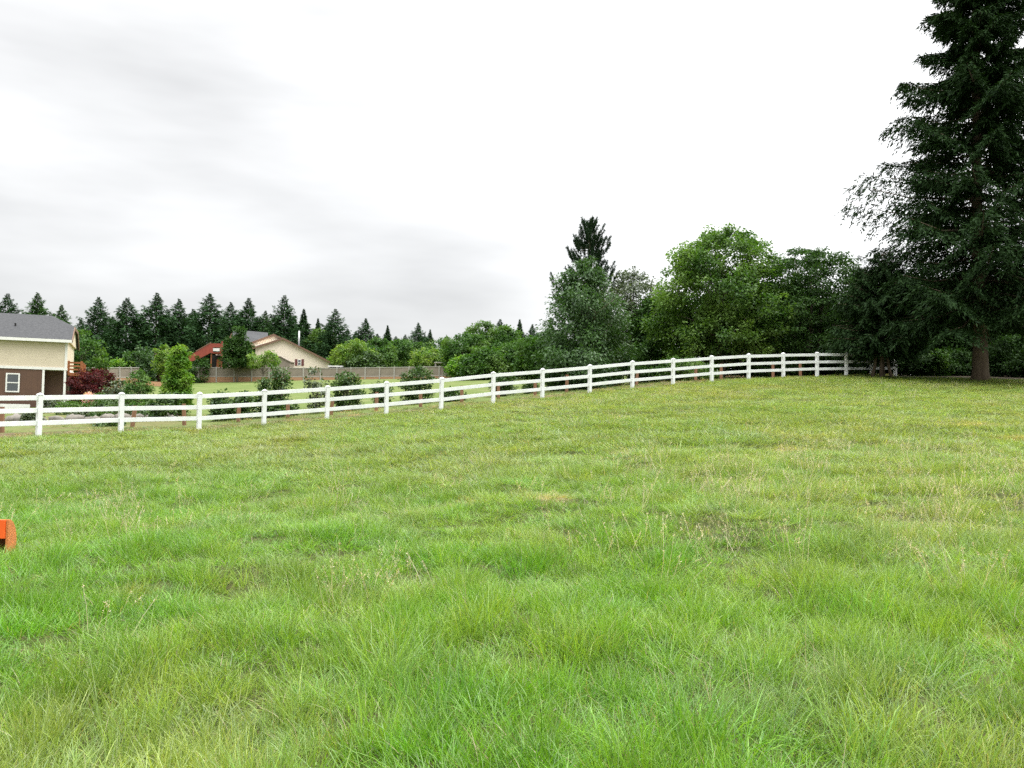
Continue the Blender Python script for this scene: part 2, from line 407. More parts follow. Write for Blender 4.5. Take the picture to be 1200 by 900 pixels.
def field_points(r, bands, smax=.86):
    P = []
    for y0, y1, dens in bands:
        n = int(dens * smax * (y1 ** 2 - y0 ** 2))
        Y = np.sqrt(y0 ** 2 + (y1 ** 2 - y0 ** 2) * r.rand(n)); X = (r.rand(n) * 2 - 1) * smax * Y
        P.append(np.stack([X, Y], 1))
    return np.concatenate(P)
r = rs(5)
P = field_points(r, [(1.6, 7, 64), (7, 13, 50), (13, 24, 32), (24, 49, 20)])
fd = fence_dist(P[:, 0], P[:, 1]); sa = P[:, 0] / P[:, 1]
lim = fd + .25 + (fbm(P[:, 0], P[:, 1] * 1.5, 4) - .5) * 1.1 - 1.6 * sm(.41, .46, sa)
gap = fbm(P[:, 0] * 5.5, P[:, 1] * 5.5, 15, 2) > .20 - .3 * sm(9, 16, P[:, 1])
P = P[(P[:, 1] < lim) & gap]
X, Y = P[:, 0], P[:, 1]; n = len(P)
# what grows where
lushn = .55 * fbm(X * 2.6, Y * 2.0, 31, 3) + .45 * fbm(X * .7, Y * .5, 32, 2); tall = fbm(X * 2.4 + 3, Y * 2.2, 41, 3); bluen = fbm(X * .9, Y * .7, 51); drym = fbm(X * .5, Y * .28, 61)
straw = strawmask(X, Y)
far = sm(6, 19, Y)
def spots(lst, sy=1.0):
    m = np.zeros(n)
    for px, py, rad in lst:
        p = G(px, py); m = np.maximum(m, np.exp(-(((X - p[0]) ** 2 + ((Y - p[1]) / sy) ** 2) / (rad * (.62 if sy == 1 else 1)) ** 2)))
    return m * (.35 + .65 * sm(.3, .6, fbm(X * 4, Y * 4, 43, 2)))
tallspots = spots([(90, 660, .55), (160, 655, .6), (280, 690, .5), (90, 820, .35), (160, 790, .3), (450, 800, .35), (640, 660, .5), (700, 670, .5), (1000, 690, .5), (1080, 870, .35), (1150, 850, .3),
                   (840, 800, .25), (560, 760, .35), (800, 880, .3), (1130, 640, .6), (960, 650, .5), (330, 840, .3), (740, 690, .3), (1010, 720, .4)])
bluespots = spots([(810, 830, .42), (880, 830, .35), (760, 850, .3), (280, 860, .4), (330, 880, .35), (980, 800, .4), (480, 690, .5), (120, 860, .3), (1060, 790, .3)])
redspots = spots([(150, 700, .28), (145, 715, .2)])
dryspots = spots([(1100, 570, 2.0), (930, 590, 1.6), (1060, 600, 1.2), (1180, 625, .5), (900, 560, 1.5), (1000, 620, .8), (640, 640, .45), (420, 705, .4), (900, 545, 1.2)], 1.3)
lushc = np.array([.115, .265, .016]); yel = np.array([.185, .30, .034]); olive = np.array([.215, .265, .09]); blue = np.array([.15, .26, .085]); strawc = np.array([.42, .34, .18]); redc = np.array([.30, .14, .05])
f = sm(.35, .65, lushn)[:, None]
tint = yel * f + lushc * (1 - f)
f = (np.clip(far * .85 + (drym - .5) * .7, 0, 1))[:, None]; tint = tint * (1 - f) + olive * f
f = (np.clip(sm(.58, .75, bluen) * .35 * (1 - far * .6) + bluespots, 0, 1))[:, None]; tint = tint * (1 - f) + blue * f
f = np.clip(sm(.62, .78, drym) * .18 + dryspots * .30 + straw * .95, 0, 1)[:, None]; tint = tint * (1 - f) + strawc * f
f = redspots[:, None] * .35; tint = tint * (1 - f) + redc * f
tint *= np.array([1.0, 1.06, .95]) * (1.06 - .06 * far)[:, None]
tint *= (.72 + .6 * r.rand(n))[:, None] * np.stack([1 + .07 * r.normal(0, 1, n), np.ones(n), 1 + .1 * r.normal(0, 1, n)], 1)
hs = (.52 + .55 * sm(.3, .75, tall) + .55 * tallspots + .15 * bluespots) * (1 - .35 * sm(14, 34, Y)) * (1 - .6 * straw) * (.7 + .55 * r.rand(n)) * (1 + .35 * (1 - sm(5, 9, Y)))
cl = [clump(101, 90, .15, .19, .0052, .9, M['grass'], .55), clump(102, 90, .16, .18, .0052, 1.2, M['grass'], .7, comb=(.15, -.1)),
      clump(103, 95, .15, .20, .0045, .7, M['grass'], .5, comb=(-.1, -.1)), clump(104, 120, .16, .19, .003, 1.7, M['grass'], .9, comb=(.35, .1)),
      clump(105, 46, .10, .27, .0062, 1.5, M['grass'], .65), clump(106, 110, .17, .13, .004, 1.0, M['grass'], .8),
      clump(107, 80, .26, .22, .010, 1.2, M['grass'], .6, 3), clump(108, 80, .26, .18, .009, 1.5, M['grass'], .8, 3)]
pk = np.where(r.rand(n) < .5, r.randint(0, 3, n), r.randint(0, 6, n))
pk = np.where((bluespots > .35) & (r.rand(n) < .8), 3, pk); pk = np.where((tallspots > .4) & (r.rand(n) < .5), 4, pk)
pk = np.where(r.rand(n) < sm(11, 20, Y), r.randint(6, 8, n), pk)
Z = height(X, Y) - .005
rot = np.stack([r.normal(0, .10, n), r.normal(0, .10, n), r.rand(n) * 6.28], 1)
comb = fbm(X * .5, Y * .5, 77) * 9
rot[:, 2] = np.where(r.rand(n) < .4, comb + r.normal(0, .9, n), rot[:, 2])
wsc = (1 + .35 * sm(6, 20, Y)) * (.85 + .3 * r.rand(n))
scl = np.stack([wsc, wsc, hs * 1.0], 1)
scatter('meadow_grass', 'soft green meadow grass covering the whole rising field', cl, np.stack([X, Y, Z], 1), rot, scl, pk, tint)

# dry seed stalks
P2 = field_points(r, [(3.5, 12, 9), (12, 40, 5)], .8)
X2, Y2 = P2[:, 0], P2[:, 1]; n_keep = n; 
def spots2(lst, sy=1.0):
    m = np.zeros(len(X2))
    for px, py, rad in lst:
        p = G(px, py); m = np.maximum(m, np.exp(-(((X2 - p[0]) ** 2 + ((Y2 - p[1]) / sy) ** 2) / rad ** 2)))
    return m
dm = spots2([(1100, 570, 2.2), (930, 590, 1.8), (1060, 600, 1.5), (1180, 625, .6), (900, 560, 1.8), (1000, 620, 1.0), (640, 640, .5), (690, 640, .5), (420, 705, .45), (830, 640, .7), (750, 630, .6), (1150, 590, 1.5)], 1.3)
keep = (r.rand(len(X2)) < (.02 + .03 * sm(7, 12, Y2)) + .95 * dm * (.4 + .6 * (fbm(X2 * 1.3, Y2 * 1.3, 88) > .45)) + .25 * (fbm(X2 * .4, Y2 * .4, 89) > .62) * sm(6, 9, Y2)) & (Y2 < fence_dist(X2, Y2) - 1) & (Y2 > 4.8)
X2, Y2 = X2[keep], Y2[keep]; n2 = len(X2)
sk = [stalks(201, 7, .12, .34, M['straw']), stalks(202, 5, .15, .40, M['straw']), stalks(203, 10, .2, .28, M['straw']), clump(204, 16, .16, .26, .003, 1.9, M['straw'], .9)]
s2 = (.7 + .5 * r.rand(n2)) * (1 - .12 * sm(10, 16, Y2))
scatter('dry_seed_stalks', 'pale dry seed heads standing above the green meadow grass', sk, np.stack([X2, Y2, height(X2, Y2)], 1),
        np.stack([r.normal(0, .15, n2), r.normal(0, .15, n2), r.rand(n2) * 6.28], 1), np.stack([s2 * 1.2, s2 * 1.2, s2], 1), r.randint(0, 4, n2),
        np.tile([.54, .48, .35], (n2, 1)) * (.75 + .5 * r.rand(n2))[:, None])
# rough grass and low weeds along and behind the fence, thinning into the mown lawn
P3 = []
for k in range(len(PB) - 1):
    m3 = 170
    t = r.rand(m3)[:, None]; q = PB[k][None, :2] * (1 - t) + PB[k + 1][None, :2] * t
    q = q * (1 + (r.rand(m3)[:, None] ** 1.5) * .42); P3.append(q)
P3 = np.concatenate(P3); ok = (fbm(P3[:, 0] * .7, P3[:, 1] * .7, 12) > .42); P3 = P3[ok]; n3 = len(P3)
s3 = .35 + .5 * r.rand(n3)
tl = np.where(r.rand(n3)[:, None] < .25, np.array([[.36, .27, .15]]), np.array([[.13, .19, .045]])) * (.7 + .6 * r.rand(n3))[:, None]
scatter('fence_side_weeds', 'short weeds and dry tufts on the soil behind the white fence', cl[4:8], np.stack([P3[:, 0], P3[:, 1], height(P3[:, 0], P3[:, 1])], 1),
        np.stack([r.normal(0, .1, n3), r.normal(0, .1, n3), r.rand(n3) * 6.28], 1), np.stack([s3 * 1.4, s3 * 1.4, s3], 1), r.randint(0, 4, n3), tl)

# ------------------------------------------------------------------ white fence
wf = thing('rail_fence', 'long white three-rail vinyl fence curving across the top of the meadow', 'fence', (0, 0, 0))
def capmesh():
    mb = MB(); w = .078
    mb.add([(-w, -w, 0), (w, -w, 0), (w, w, 0), (-w, w, 0), (-w, -w, .025), (w, -w, .025), (w, w, .025), (-w, w, .025), (0, 0, .075)],
           [(3, 2, 1, 0), (0, 1, 5, 4), (1, 2, 6, 5), (2, 3, 7, 6), (3, 0, 4, 7), (4, 5, 8), (5, 6, 8), (6, 7, 8), (7, 4, 8)])
    return mb.mesh('cap', M['cap'])
pm = MB().box(-.066, .066, -.066, .066, -.5, 1.24).mesh('post', M['vinyl']); cm = capmesh()
r = rs(77)
for i, p in enumerate(PB):
    q = PB[min(i + 1, len(PB) - 1)] - PB[max(i - 1, 0)]
    a = math.atan2(q[1], q[0])
    o = obj('post', pm, wf, p); o.rotation_euler = (r.normal(0, .006), r.normal(0, .006), a)
    c = obj('post_cap', cm, o, (0, 0, 1.24))
for i in range(len(PB) - 1):
    a, b = PB[i], PB[i + 1]; d = (b - a) / np.linalg.norm(b - a)
    for h in (1.163, .784, .415):
        j1, j2 = r.normal(0, .004, 2)
        MB().beam(a + d * .067 + (0, 0, h + j1), b - d * .067 + (0, 0, h + j2), .045, .14).build('rail', M['vinyl'], wf, bevel=.006)

# ------------------------------------------------------------------ old wooden posts behind the fence
wp = [(2, 29), (155, 33), (216, 34), (279, 34.5), (337, 35.5), (388, 36.5), (441, 37.5), (493, 38.5), (541, 39.5), (584, 40.5), (627, 41.5), (664, 42.2), (746, 44), (815, 45), (845, 45.5), (906, 46), (938, 46.5)]
names = ['at the left edge of the photo', 'behind the garden bed', 'under the bright green young tree', 'under the low dark laurel', 'beside the tall leggy shrub', 'right of the thin twiggy shrub', 'beside the sixth fence post',
         'under the broad shrub', 'in the seventh long bay', 'just right of the eighth fence post', 'left of the ninth fence post', 'in front of the olive broadleaf tree', 'beside the eleventh fence post', 'left of the thirteenth fence post',
         'right of the thirteenth fence post', 'left of the fifteenth fence post', 'between the last free fence posts']
base = None
for (px, Y), nm in zip(wp, names):
    g = GP(px, Y)
    mb = MB(); hgt = .82 * (.85 + .25 * r.rand())
    mb.tube([(0, 0, -.3), (0, 0, hgt * .5), (.01 * r.normal(), 0, hgt)], [.085, .08, .075], 9)
    o = mb.build('wooden_post', M['postwood'], smooth=False); o.location = g; o.rotation_euler = (r.normal(0, .03), r.normal(0, .03), r.rand() * 6)
    tag(o, 'short round brown wooden post ' + nm, 'post', 'short wooden posts behind the white fence')

# ------------------------------------------------------------------ plants and trees
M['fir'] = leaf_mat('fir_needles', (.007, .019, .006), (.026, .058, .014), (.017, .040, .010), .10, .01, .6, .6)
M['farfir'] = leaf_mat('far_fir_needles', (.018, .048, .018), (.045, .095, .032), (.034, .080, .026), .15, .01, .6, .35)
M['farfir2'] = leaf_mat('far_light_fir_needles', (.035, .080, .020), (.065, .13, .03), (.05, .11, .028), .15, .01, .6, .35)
M['pine'] = leaf_mat('pine_needles', (.012, .030, .014), (.028, .055, .022), None, .1, .01)
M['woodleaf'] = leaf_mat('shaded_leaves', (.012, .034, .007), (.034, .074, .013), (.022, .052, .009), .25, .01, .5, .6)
M['maple'] = leaf_mat('maple_leaves', (.034, .095, .014), (.095, .185, .030), (.14, .235, .045), .42, .02, .45, .5)
M['darkleaf'] = leaf_mat('dark_green_leaves', (.018, .052, .010), (.055, .12, .020), (.04, .09, .016), .32, .015, .5, .6)
M['poplar'] = leaf_mat('grey_green_leaves', (.025, .065, .018), (.08, .15, .045), (.055, .12, .028), .3, .03, .4, .7)
M['olive'] = leaf_mat('olive_leaves', (.05, .075, .03), (.10, .13, .05), None, .3, .06)
M['bright'] = leaf_mat('bright_young_leaves', (.06, .17, .014), (.13, .27, .028), (.20, .32, .045), .45, .02, .5, 1.5)
M['yellowgreen'] = leaf_mat('yellow_green_leaves', (.08, .18, .025), (.17, .27, .045), (.21, .29, .06), .45, .02)
M['midleaf'] = leaf_mat('mid_green_leaves', (.030, .088, .014), (.075, .16, .026), (.11, .19, .036), .35, .02, .5, .3)
M['laurel'] = leaf_mat('laurel_leaves', (.018, .055, .010), (.06, .115, .024), (.08, .14, .03), .3, .03, .4, 1.5)
M['purple'] = leaf_mat('purple_leaves', (.035, .006, .008), (.13, .016, .016), (.07, .010, .013), .3, .015, .5, 1.5)
M['pink'] = leaf_mat('pink_flowers', (.70, .36, .33), (.80, .60, .54), None, .3, .03)

def rhombs(P, D, Wd, L, w):
    """one leaf or spray per row: base P, direction D, side Wd"""
    D = D / (np.linalg.norm(D, axis=1, keepdims=True) + 1e-9); S = np.cross(D, Wd); S /= (np.linalg.norm(S, axis=1, keepdims=True) + 1e-9)
    L = np.asarray(L)[:, None]; w = np.asarray(w)[:, None]
    return np.stack([P, P + D * L * .45 + S * w * .5, P + D * L, P + D * L * .45 - S * w * .5], 1)
def leafmesh(name, Q, mat): return np_mesh(name, Q, np.arange(len(Q) * 4).reshape(-1, 4), mat)

def conifer_geo(seed, H, Rm, z0, B, T, S, sl, sw, p=.75, droop=.35, hang=.5, up=.25, curl=.25, lop=None, irr=.3, tw=.36, tmin=.09):
    """needle sprays on twigs on whorled branches; returns sprays and the branch axes"""
    r = rs(seed)
    f = (np.arange(B) + r.rand(B)) / B; f = f ** 1.12
    z = z0 + (H - z0) * f
    az = np.arange(B) * 2.39996 + r.normal(0, .35, B)
    L = Rm * np.clip(1 - f, 0.02, 1) ** p * (1 - irr + irr * 1.35 * r.rand(B)) * (.7 + .3 * sm(-.02, .12, f))
    if lop is not None: L = L * lop(f, az)
    rise = up * (f ** 1.2) * 1.3 - droop * (1 - f) + r.normal(0, .08, B)
    t = (.10 + .90 * (np.arange(T) + .5) / T)[None, :] * np.ones((B, 1)); t = np.clip(t + r.normal(0, .02, (B, T)), .05, 1)
    dx, dy = np.cos(az)[:, None], np.sin(az)[:, None]
    def bz(t): return (rise[:, None] * t + curl * t ** 2.4 * (1 - .6 * f[:, None])) * L[:, None]
    bp = np.stack([dx * L[:, None] * t, dy * L[:, None] * t, z[:, None] + bz(t)], -1)           # B,T,3
    side = np.where(np.arange(T)[None] % 2, 1, -1) * np.ones((B, 1))
    fw = .75 + .3 * r.rand(B, T)
    td = np.stack([dx * fw - dy * side * .9, dy * fw + dx * side * .9, (-.25 * np.ones((B, T)) - .3 * r.rand(B, T)) * min(1, .35 + .6 * hang)], -1)
    td /= np.linalg.norm(td, axis=-1, keepdims=True)
    tl = (L[:, None] * tw * (1.15 - t) + tmin * L[:, None] ** .5 + .05 * sl) * (.65 + .6 * r.rand(B, T))
    u = ((np.arange(S) + .5) / S)[None, None] * np.ones((B, T, 1))
    sp = bp[:, :, None] + td[:, :, None] * (tl[:, :, None] * u)[..., None]
    sp[..., 2] -= hang * (u ** 1.8) * tl[:, :, None] * .7
    sp = sp + r.normal(0, .02 + .03 * sl, sp.shape) * np.clip((1 - f) * 4, .15, 1)[:, None, None, None]
    sd = td[:, :, None] * np.ones((1, 1, S, 1)) + r.normal(0, .45, sp.shape); sd[..., 2] -= hang * u
    n = B * T * S; sp = sp.reshape(n, 3); sd = sd.reshape(n, 3)
    nrm = r.normal(0, .6, (n, 3)) + (0, 0, 1)
    tp = np.repeat(.28 + .72 * np.clip((1 - f) * 3.2, 0, 1), T * S)
    Q = rhombs(sp, sd, nrm, tp * sl * (.6 + .8 * r.rand(n)), tp * sw * (.6 + .8 * r.rand(n)))
    axes = [(np.array([0, 0, z[i]]), bp[i, T // 2], bp[i, -1], L[i]) for i in range(B)]
    return Q, axes
def trunk_mb(H, r0, bend=.1, seed=0, k=10, flare=1.35):
    r = rs(seed); pts, rad = [], []
    ox, oy = 0, 0
    for i in range(11):
        t = i / 10
        pts.append((ox, oy, -.4 + (H + .4) * t)); rad.append(max(.012, r0 * (1 - t) ** .8 * (flare if i == 0 else 1)))
        if i == 0: pts.append((ox, oy, .35)); rad.append(r0 * 1.08)
        ox += r.normal(0, bend * .25); oy += r.normal(0, bend * .25)
    return MB().tube(pts, rad, k)

def far_conifer_proto(seed, H, Rm, mat, p=.85):
    Q, ax = conifer_geo(seed, H, Rm, H * .02, 210, 13, 4, .42, .13, p, .12, .30, .38, .34, irr=.55)
    tr = trunk_mb(H * .98, H * .014, .05, seed, 7)
    return (leafmesh('crown', Q, mat), tr.mesh('trunk', M['bark_fir'], True), H)
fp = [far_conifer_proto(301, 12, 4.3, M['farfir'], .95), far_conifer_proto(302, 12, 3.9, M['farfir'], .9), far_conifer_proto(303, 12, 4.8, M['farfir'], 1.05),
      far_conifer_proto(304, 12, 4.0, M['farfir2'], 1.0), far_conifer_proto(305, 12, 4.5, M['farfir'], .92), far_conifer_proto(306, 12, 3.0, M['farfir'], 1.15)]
def place_tree(name, label, proto, g, Hw, rz, group, wf_=1.0, cat='tree'):
    t = thing(name, label, cat, g, rz, group)
    k = Hw / proto[2]; t.scale = (k * wf_, k * wf_, k)
    obj('trunk', proto[1], t); obj('crown', proto[0], t); return t
rr = random.Random(4)
ROW = [(-62, 352, 132, 0, 'tallest'), (-28, 350, 131, 2, ''), (5, 344, 130, 1, ''), (40, 343, 128, 3, 'lighter green'), (69, 357, 133, 3, 'short pale'), (92, 374, 138, 0, 'short'), (112, 348, 130, 4, ''), (146, 349, 129, 0, ''),
       (181, 343, 130, 2, ''), (207, 350, 134, 1, 'narrow'), (226, 372, 142, 0, ''), (243, 344, 132, 4, ''), (268, 354, 137, 1, ''), (289, 349, 135, 2, ''), (309, 364, 142, 3, ''), (331, 346, 136, 4, ''),
       (354, 362, 142, 5, 'thin'), (371, 373, 148, 5, 'thin'), (391, 362, 138, 4, ''), (406, 385, 150, 0, 'low'), (427, 373, 142, 0, ''), (453, 381, 148, 5, 'thin open'), (474, 392, 152, 0, 'low'), (489, 378, 142, 2, 'broad'), (503, 386, 146, 5, ''),
       (585, 374, 140, 0, ''), (608, 374, 143, 5, 'thin open'), (623, 380, 142, 0, ''), (640, 385, 146, 4, '')]
ords = ['first', 'second', 'third', 'fourth', 'fifth', 'sixth', 'seventh', 'eighth', 'ninth', 'tenth', 'eleventh', 'twelfth', 'thirteenth', 'fourteenth', 'fifteenth', 'sixteenth', 'seventeenth', 'eighteenth', 'nineteenth', 'twentieth',
        'twenty-first', 'twenty-second', 'twenty-third', 'twenty-fourth', 'twenty-fifth', 'twenty-sixth', 'twenty-seventh', 'twenty-eighth', 'twenty-ninth', 'thirtieth', 'thirty-first']
for i, (px, ty, Y, k, adj) in enumerate(ROW):
    g = GP(px, Y); top = W(px, ty, Y)[2]
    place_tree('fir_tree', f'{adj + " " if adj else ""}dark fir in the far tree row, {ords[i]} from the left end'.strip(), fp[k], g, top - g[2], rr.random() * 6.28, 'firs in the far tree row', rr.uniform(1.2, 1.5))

ROW2 = [(24, 366, 146), (56, 370, 147), (130, 371, 148), (164, 368, 147), (194, 366, 148), (224, 362, 149), (256, 369, 147), (279, 366, 150), (299, 372, 149), (320, 369, 150), (343, 372, 151), (381, 380, 152), (416, 388, 153), (441, 391, 154), (463, 394, 154), (497, 392, 155), (598, 386, 152)]
for i, (px, ty, Y) in enumerate(ROW2):
    g = GP(px, Y); top = W(px, ty, Y)[2]
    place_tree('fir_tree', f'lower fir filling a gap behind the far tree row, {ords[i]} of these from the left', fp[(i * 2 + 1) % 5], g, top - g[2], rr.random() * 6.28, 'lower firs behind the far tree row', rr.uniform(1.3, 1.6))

def broadleaf(seed, H, env, nc, nl, ls, mat, zc=0, cr=.55, flat=.7, trunk_r=.12, trunk_top=.75, droop=.0, aspect=.62, sx=1., sy=1., stems=1, lump=.35, shell=.55, barkm=None, limbs=26, name=None):
    """env(f)-> radius at height fraction f. returns crown mesh, wood mesh"""
    r = rs(seed)
    f = zc + (1 - zc) * r.rand(nc * 4); er = np.array([env(v) for v in f]); keep = r.rand(nc * 4) < (er / er.max()) ** 1.3; f = f[keep][:nc]; er = er[keep][:nc]; nc = len(f)
    az = r.rand(nc) * 2 * np.pi
    lum = 1 + lump * (fbm(np.cos(az) * 1.6 + 5, f * 5 + np.sin(az) * 1.6, seed, 2) - .5) * 2
    rad = er * lum * (shell + (1 - shell) * r.rand(nc)) ** .8
    rad = np.where(r.rand(nc) < .25, rad * r.rand(nc), rad)
    C = np.stack([np.cos(az) * rad * sx, np.sin(az) * rad * sy, f * H], 1)
    cs = cr * (.55 + .8 * r.rand(nc)) * np.clip(er / er.max() + .35, .3, 1)
    cnt = nl
    dirs = r.normal(0, 1, (nc, cnt, 3)); dirs /= np.linalg.norm(dirs, axis=-1, keepdims=True); rad2 = r.rand(nc, cnt, 1) ** .45
    off = dirs * rad2 * cs[:, None, None]; off[..., 2] *= flat
    # flatter layers towards the outside of each clump
    P = C[:, None] + off; out = P.copy(); out[..., 2] = 0; out /= np.linalg.norm(out, axis=-1, keepdims=True) + 1e-6
    P[..., 2] -= droop * np.linalg.norm(off[..., :2], axis=-1)
    D = off / (cs[:, None, None]) + out * .5 + r.normal(0, .6, P.shape); D[..., 2] -= .35 + droop
    nr = r.normal(0, .55, P.shape) + np.array([0, 0, 1.0]) + out * .4
    n = nc * cnt
    L = ls * (.6 + .8 * r.rand(n))
    Q = rhombs(P.reshape(n, 3), D.reshape(n, 3), nr.reshape(n, 3), L, L * aspect)
    # wood
    mb = MB()
    for s in range(stems):
        a0 = 6.28 * s / max(stems, 1) + r.rand(); q0 = 0 if stems == 1 else trunk_r * 1.6
        tt = trunk_top * H * (1 if stems == 1 else .8 + .2 * r.rand())
        lean = 0 if stems == 1 else .18 * H * .5
        pts = [(q0 * math.cos(a0) + lean * math.cos(a0) * (k / 6) ** 1.2 + r.normal(0, .012 * H), q0 * math.sin(a0) + lean * math.sin(a0) * (k / 6) ** 1.2 + r.normal(0, .012 * H), -.3 + (tt + .3) * k / 6) for k in range(7)]
        mb.tube(pts, [trunk_r * (1.25 if k == 0 else 1) * (1 - k / 7.5) for k in range(7)], 7)
        for k in r.choice(nc, min(limbs // stems, nc), replace=False):
            c = C[k]; zb = max(.12 * H, min(tt * .95, c[2] * (.35 + .35 * r.rand()))); fz = np.clip((zb + .3) / (tt + .3) * 6, 0, 5.99); i0 = int(fz); b = np.array(pts[i0]) * (1 - fz + i0) + np.array(pts[i0 + 1]) * (fz - i0)
            m_ = b * .5 + c * .5 + r.normal(0, .03 * H, 3); r0 = trunk_r * .34
            mb.tube([b, m_, c], [r0, r0 * .6, r0 * .18], 5)
    return leafmesh('crown', Q, mat), mb.mesh('trunk', barkm or M['bark'], True)
def ell(R0, zc=.55, pw=2.0, lo=.5):
    def e(f):
        q = (f - zc) / (1 - zc) if f > zc else (zc - f) / (zc * (1 + lo))
        return R0 * max(0.03, 1 - abs(q) ** pw) ** .5
    return e
def tree(name, label, px, Y, ty, seed, env, nc, nl, ls, mat, cat='tree', group=None, rz=0, **k):
    g = GP(px, Y); H = W(px, ty, Y)[2] - g[2]
    t = thing(name, label, cat, g, rz, group)
    c, w = broadleaf(seed, H, env, nc, nl, ls, mat, **k)
    obj('trunk' if cat == 'tree' else 'stem', w, t); obj('crown' if cat == 'tree' else 'foliage', c, t)
    return t

# trees right behind the fence
tree('maple_tree', 'large light green maple with the brightest rounded crown, right behind the fence', 846, 52, 268, 11, ell(3.9, .42, 2.2, .1), 620, 95, .17, M['maple'], zc=.12, cr=.66, trunk_r=.2, lump=.4)
tree('hazel_tree', 'dark green spreading tree between the light maple and the tall fir', 948, 52.5, 292, 12, ell(3.9, .42, 2.6, .1), 560, 95, .15, M['darkleaf'], zc=.05, cr=.66, flat=.35, trunk_r=.18, lump=.45, stems=3)
tree('poplar_tree', 'grey-green poplar with a pointed crown whose leaves hang over the fence', 687, 46, 302, 13, lambda f: 2.9 * (1 - f) ** .6 * (.7 + .3 * min(1, f * 5)) + .06, 380, 105, .17, M['poplar'], zc=.03, cr=.62, trunk_r=.12, droop=.3, aspect=.45, lump=.9, shell=.45)
tree('olive_tree', 'thin olive-toned tree behind the grey-green poplar on its right side', 738, 58, 318, 14, ell(2.8, .45, 2.2, .1), 330, 75, .16, M['olive'], zc=.1, cr=.55, trunk_r=.14, lump=.5)
tree('alder_tree', 'dark shady tree filling the gap left of the light maple', 776, 56, 345, 15, ell(2.6, .4, 2.4, .1), 320, 85, .17, M['darkleaf'], zc=.02, cr=.6, trunk_r=.14)
tree('hedge_shrub', 'low green shrub at the foot of the light maple', 800, 47.5, 420, 16, ell(1.5, .45, 2.2, .1), 120, 80, .11, M['midleaf'], 'shrub', zc=.02, cr=.35, trunk_r=.05, stems=3)
# pine behind the poplar: tufts of upright needles
g = GP(688, 60); H = W(686, 255, 60)[2] - g[2]
t = thing('pine_tree', 'dark pine whose ragged top rises behind the grey-green poplar', 'tree', g)
r = rs(19); nb = 500
f = r.rand(nb) ** .8 * .975; az = r.rand(nb) * 6.28
er = 3.5 * (1 - f) ** .58 * (.55 + .45 * r.rand(nb)) * (1 + 1.3 * (fbm(np.cos(az) * 2, f * 9 + np.sin(az) * 2, 5, 2) - .5))
C = np.stack([np.cos(az) * er, np.sin(az) * er, f * H], 1); k = 110
ud = np.stack([np.cos(az) * .5, np.sin(az) * .5, np.full(nb, 1.)], 1)
u = r.rand(nb, k, 1); P = C[:, None] + ud[:, None] * u * .62 - ud[:, None] * .35
D = ud[:, None] * .8 + r.normal(0, .6, (nb, k, 3))
Q = rhombs(P.reshape(-1, 3), D.reshape(-1, 3), r.normal(0, 1, (nb * k, 3)), .20 * (.7 + .6 * r.rand(nb * k)), np.full(nb * k, .035))
mb = trunk_mb(H, .2, .1, 3)
for q in range(0, nb, 4): mb.tube([(0, 0, max(.3, C[q, 2] - er[q] * .35)), C[q] - (0, 0, .3)], [.035, .012], 4)
obj('trunk', mb.mesh('trunk', M['bark_fir'], True), t); obj('crown', leafmesh('crown', Q, M['pine']), t)

# the tall fir
g = GP(1149, 44.0); g[2] = W(1149, 443, 44.0)[2] - .05
t = thing('tall_fir_tree', 'towering dark fir with a bare brown trunk rising out of the top of the picture', 'tree', g)
Q, ax = conifer_geo(1234, 27, 7.5, 3.5, 250, 64, 17, .26, .066, 1.12, .30, .6, .12, .20, irr=.5, tw=.42, tmin=.17,
                    lop=lambda f, a: 1 + .06 * sm(.2, .9, -np.cos(a)) * np.exp(-((f - .2) / .17) ** 2))
keep = ~((Q[:, 0, 2] < 2.6) & (np.hypot(Q[:, 0, 0] - 0.3, Q[:, 0, 1]) < 3.2))
obj('crown', leafmesh('crown', Q[keep], M['fir']), t)
mb = MB()
for a, b, c, L in ax:
    mb.tube([a, b, c], [.02 + .012 * L, .010 + .004 * L, .003], 5)
tm = trunk_mb(26.5, .37, .12, 8, 20, 1.55); tm.add(mb.v, mb.f); obj('trunk', tm.mesh('trunk', M['bark_fir'], True), t)

g = GP(1033, 45.2)
t = thing('small_fir_tree', 'shaggy dark fir with several brown stems standing over the end of the fence', 'tree', g)
Q, ax = conifer_geo(1235, 6.6, 2.7, 1.5, 150, 26, 10, .24, .075, .42, .25, .9, .2, .15, irr=.5)
obj('crown', leafmesh('crown', Q, M['fir']), t)
mb = MB()
for a, b, c, L in ax: mb.tube([a, b, c], [.03, .015, .006], 5)
for dx, dy in ((-.32, 0), (-.1, -.2), (.12, .1), (.3, -.1)):
    mb.tube([(dx * 1.8, dy * 1.8, -.3), (dx * 1.1, dy * 1.1, .6), (dx * .5, dy * .5, 2.2), (dx * .15, 0, 4.4)], [.10, .08, .07, .03], 7)
obj('trunk', mb.mesh('trunk', M['bark_fir'], True), t)

